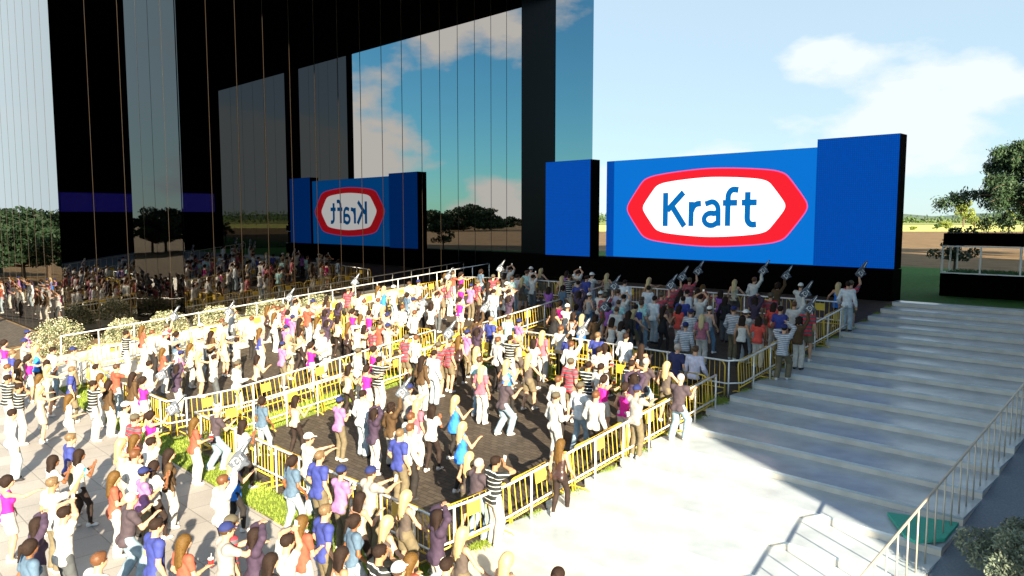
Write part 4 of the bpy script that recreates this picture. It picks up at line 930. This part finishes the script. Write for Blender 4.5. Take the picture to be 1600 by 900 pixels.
for line in CROWD.replace('\n', ';').split(';'):
    px, py, c = line.split(); px = float(px); py = float(py); fem = T[c][0] == 'f'
    hh = {'dance':1.68,'overdance':1.68}.get(T[c][1], 1.775)*(.945 if fem else 1.0)+(.02 if T[c][4] else 0)
    x, y = ground_under(px, py, hh)
    if (c, px) in (('gw', 875.), ('pu', 1062.), ('sw', 1225.), ('bf', 1249.), ('rs', 1262.)): k_ = 9.95/abs(x); x *= k_; y *= k_
    if any((x-a)**2+(y-b)**2 < .30**2 for a, b, *_ in LIST): 
        x += .22; y += .22
        if any((x-a)**2+(y-b)**2 < .24**2 for a, b, *_ in LIST): continue
    LIST.append([x, y, c, px, zone(x, y)])
# people left of the picture, seen in the mirror glass
cc = ['sp','co','bt','ws','pk','nc','pz','wt','br','lt','rs','cw','gs','wp','dv','bl','ct','st']; rr_ = random.Random(4)
spots = []
while len(spots) < 34:
    px = rr_.uniform(-8, 96); v = rr_.uniform(-67, -46); q = (px-800)/1180; x, y = v, 19.4+v*(1+q)/(1-q)
    if y > 9.2 or any((x-a)**2+(y-b)**2 < .6 for a, b in spots): continue
    spots.append((x, y)); LIST.append([x, y, cc[len(spots) % 18], px-400, 'left of the glass corner'])
from collections import defaultdict
CNT = defaultdict(list)
for p in LIST: CNT[p[2], p[4]].append(p)
def person(p, idx):
    x, y, c, px, zn = p; sex, pose, hs, hc, cp, sk, ts, tm, bs, bm, sh, look, held = T[c]; fem = sex == 'f'
    peers = sorted(CNT[c, zn], key=lambda q: q[3]); k = peers.index(p); n = len(peers)
    od = '' if n == 1 else (', rightmost' if k == n-1 else ', '+ORDW[min(k, 13)])
    me, J = body(fem, pose); z = gz(x, y)+.013
    if -10.35 < x < -3.6 and y > 10.2: kk = math.floor((y-8.87)/1.27); z = gz(-5, 8.87+1.27*kk)+.165
    o = bpy.data.objects.new('person', me); COL.objects.link(o); s = (.945 if fem else 1.0)*random.uniform(.985, 1.015)
    yaw = R(random.uniform(-14, 14)); o.location = (x, y, z); o.rotation_euler = (0, 0, yaw); o.scale = (s, s, s)
    o.material_slots[0].link = 'OBJECT'; o.material_slots[0].material = SK[sk]
    tag(o, f'{look} {zn}{od}', 'person', f'crowd {zn}')
    def ch(name, m_, mt, loc=(0,0,0), rot=(0,0,0)):
        q = bpy.data.objects.new(name, m_); COL.objects.link(q); q.parent = o; q.location = loc; q.rotation_euler = rot
        if len(m_.materials) == 0: m_.materials.append(mt)
        q.material_slots[0].link = 'OBJECT'; q.material_slots[0].material = mt; return q
    ch('hair', hair(hs if not cp or hs != 'curly' else 'short'), CM[hc], J['head']).scale = (1.07, 1.07, 1.05)
    if cp: ch('cap', CAPM, CM[cp], J['head']).scale = (1.08, 1.08, 1.08)
    ch({'tunic':'dress','tank':'tank_top','strap':'strap_top','long':'shirt','hood':'hooded_top','vest':'vest'}.get(ts, 'tee_shirt'), garment(fem, pose, ts), CM[tm])
    ch({'shorts':'shorts','leggings':'leggings','jeans':'jeans'}.get(bs, 'trousers'), garment(fem, pose, bs), CM[bm])
    for n_, sd in (('R',1),('L',-1)):
        a = J['an'+n_]; ch('shoe', SHOE, CM[sh], (a[0], a[1], a[2]-.09), (0, 0, -sd*R(9)))
    if held:
        M = Matrix.Translation((x, y, z)) @ Matrix.Rotation(yaw, 4, 'Z') @ Matrix.Scale(s, 4)
        hp = Vector(J['wrR']+J['hdR']*.09); hd = Vector(J['hdR']); who = f'{look}, {zn}{od}'
        if pose in ('over', 'phone', 'film', 'text', 'selfie') and held in ('phone', 'cphone'):
            q = (Vector(J['wrR']+J['hdR']*.10)+Vector(J['wrL']+J['hdL']*.10))/2 if pose in ('over', 'film', 'text') else hp+Vector((0, .02, .03)); rot = Matrix.Rotation(R(-12), 4, 'X')
            if pose == 'film': q += Vector((0, .0, .02))
            h = link('phone', HM['phone'], PH['c' if held == 'cphone' else 'w']); h.matrix_world = M @ Matrix.Translation(q) @ rot
            tag(h, f"phone of {look.replace('person in ','').replace('man in ','').replace('wo','') if False else look}, {zn.replace('in the ','').replace('on the ','').replace('at the ','')}{od}", 'phone', 'phones held up by the crowd')
        if held == 'cup':
            h = link('drink_cup', HM['cup'], CUPR); h.matrix_world = M @ Matrix.Translation(hp+Vector((-.02, .02, -.04))); link('lid', HM['lid'], CUPW, h); link('straw', HM['straw'], CUPW, h)
            tag(h, f"red cup of {look}, {zn.replace('in the ','').replace('on the ','').replace('at the ','')}{od}", 'cup', 'red cups with white lids')
        if held == 'foam':
            d_ = (Vector((.46, .42, .80)) if pose == 'foam' else Vector((.40, .62, .62))).normalized()
            c_ = Vector((.75, -.65, .25)); y_ = (c_-d_*c_.dot(d_)).normalized(); x_ = y_.cross(d_).normalized(); h = link('foam_finger', HM['foam'], FOAMN); h.matrix_world = M @ Matrix.Translation(hp-d_*.10) @ Matrix((x_, y_, d_)).transposed().to_4x4() @ Matrix.Scale(1.25, 4)
            link('mark', HM['mark'], FOAMW, h)
            tag(h, f"foam finger of {look.split(' raising')[0].split(' holding')[0]}, {zn.replace('in the ','').replace('on the ','').replace('at the ','')}{od}", 'foam finger', 'foam fingers raised over the crowd')
for i, p in enumerate(LIST): person(p, i)
print('people', len(LIST))
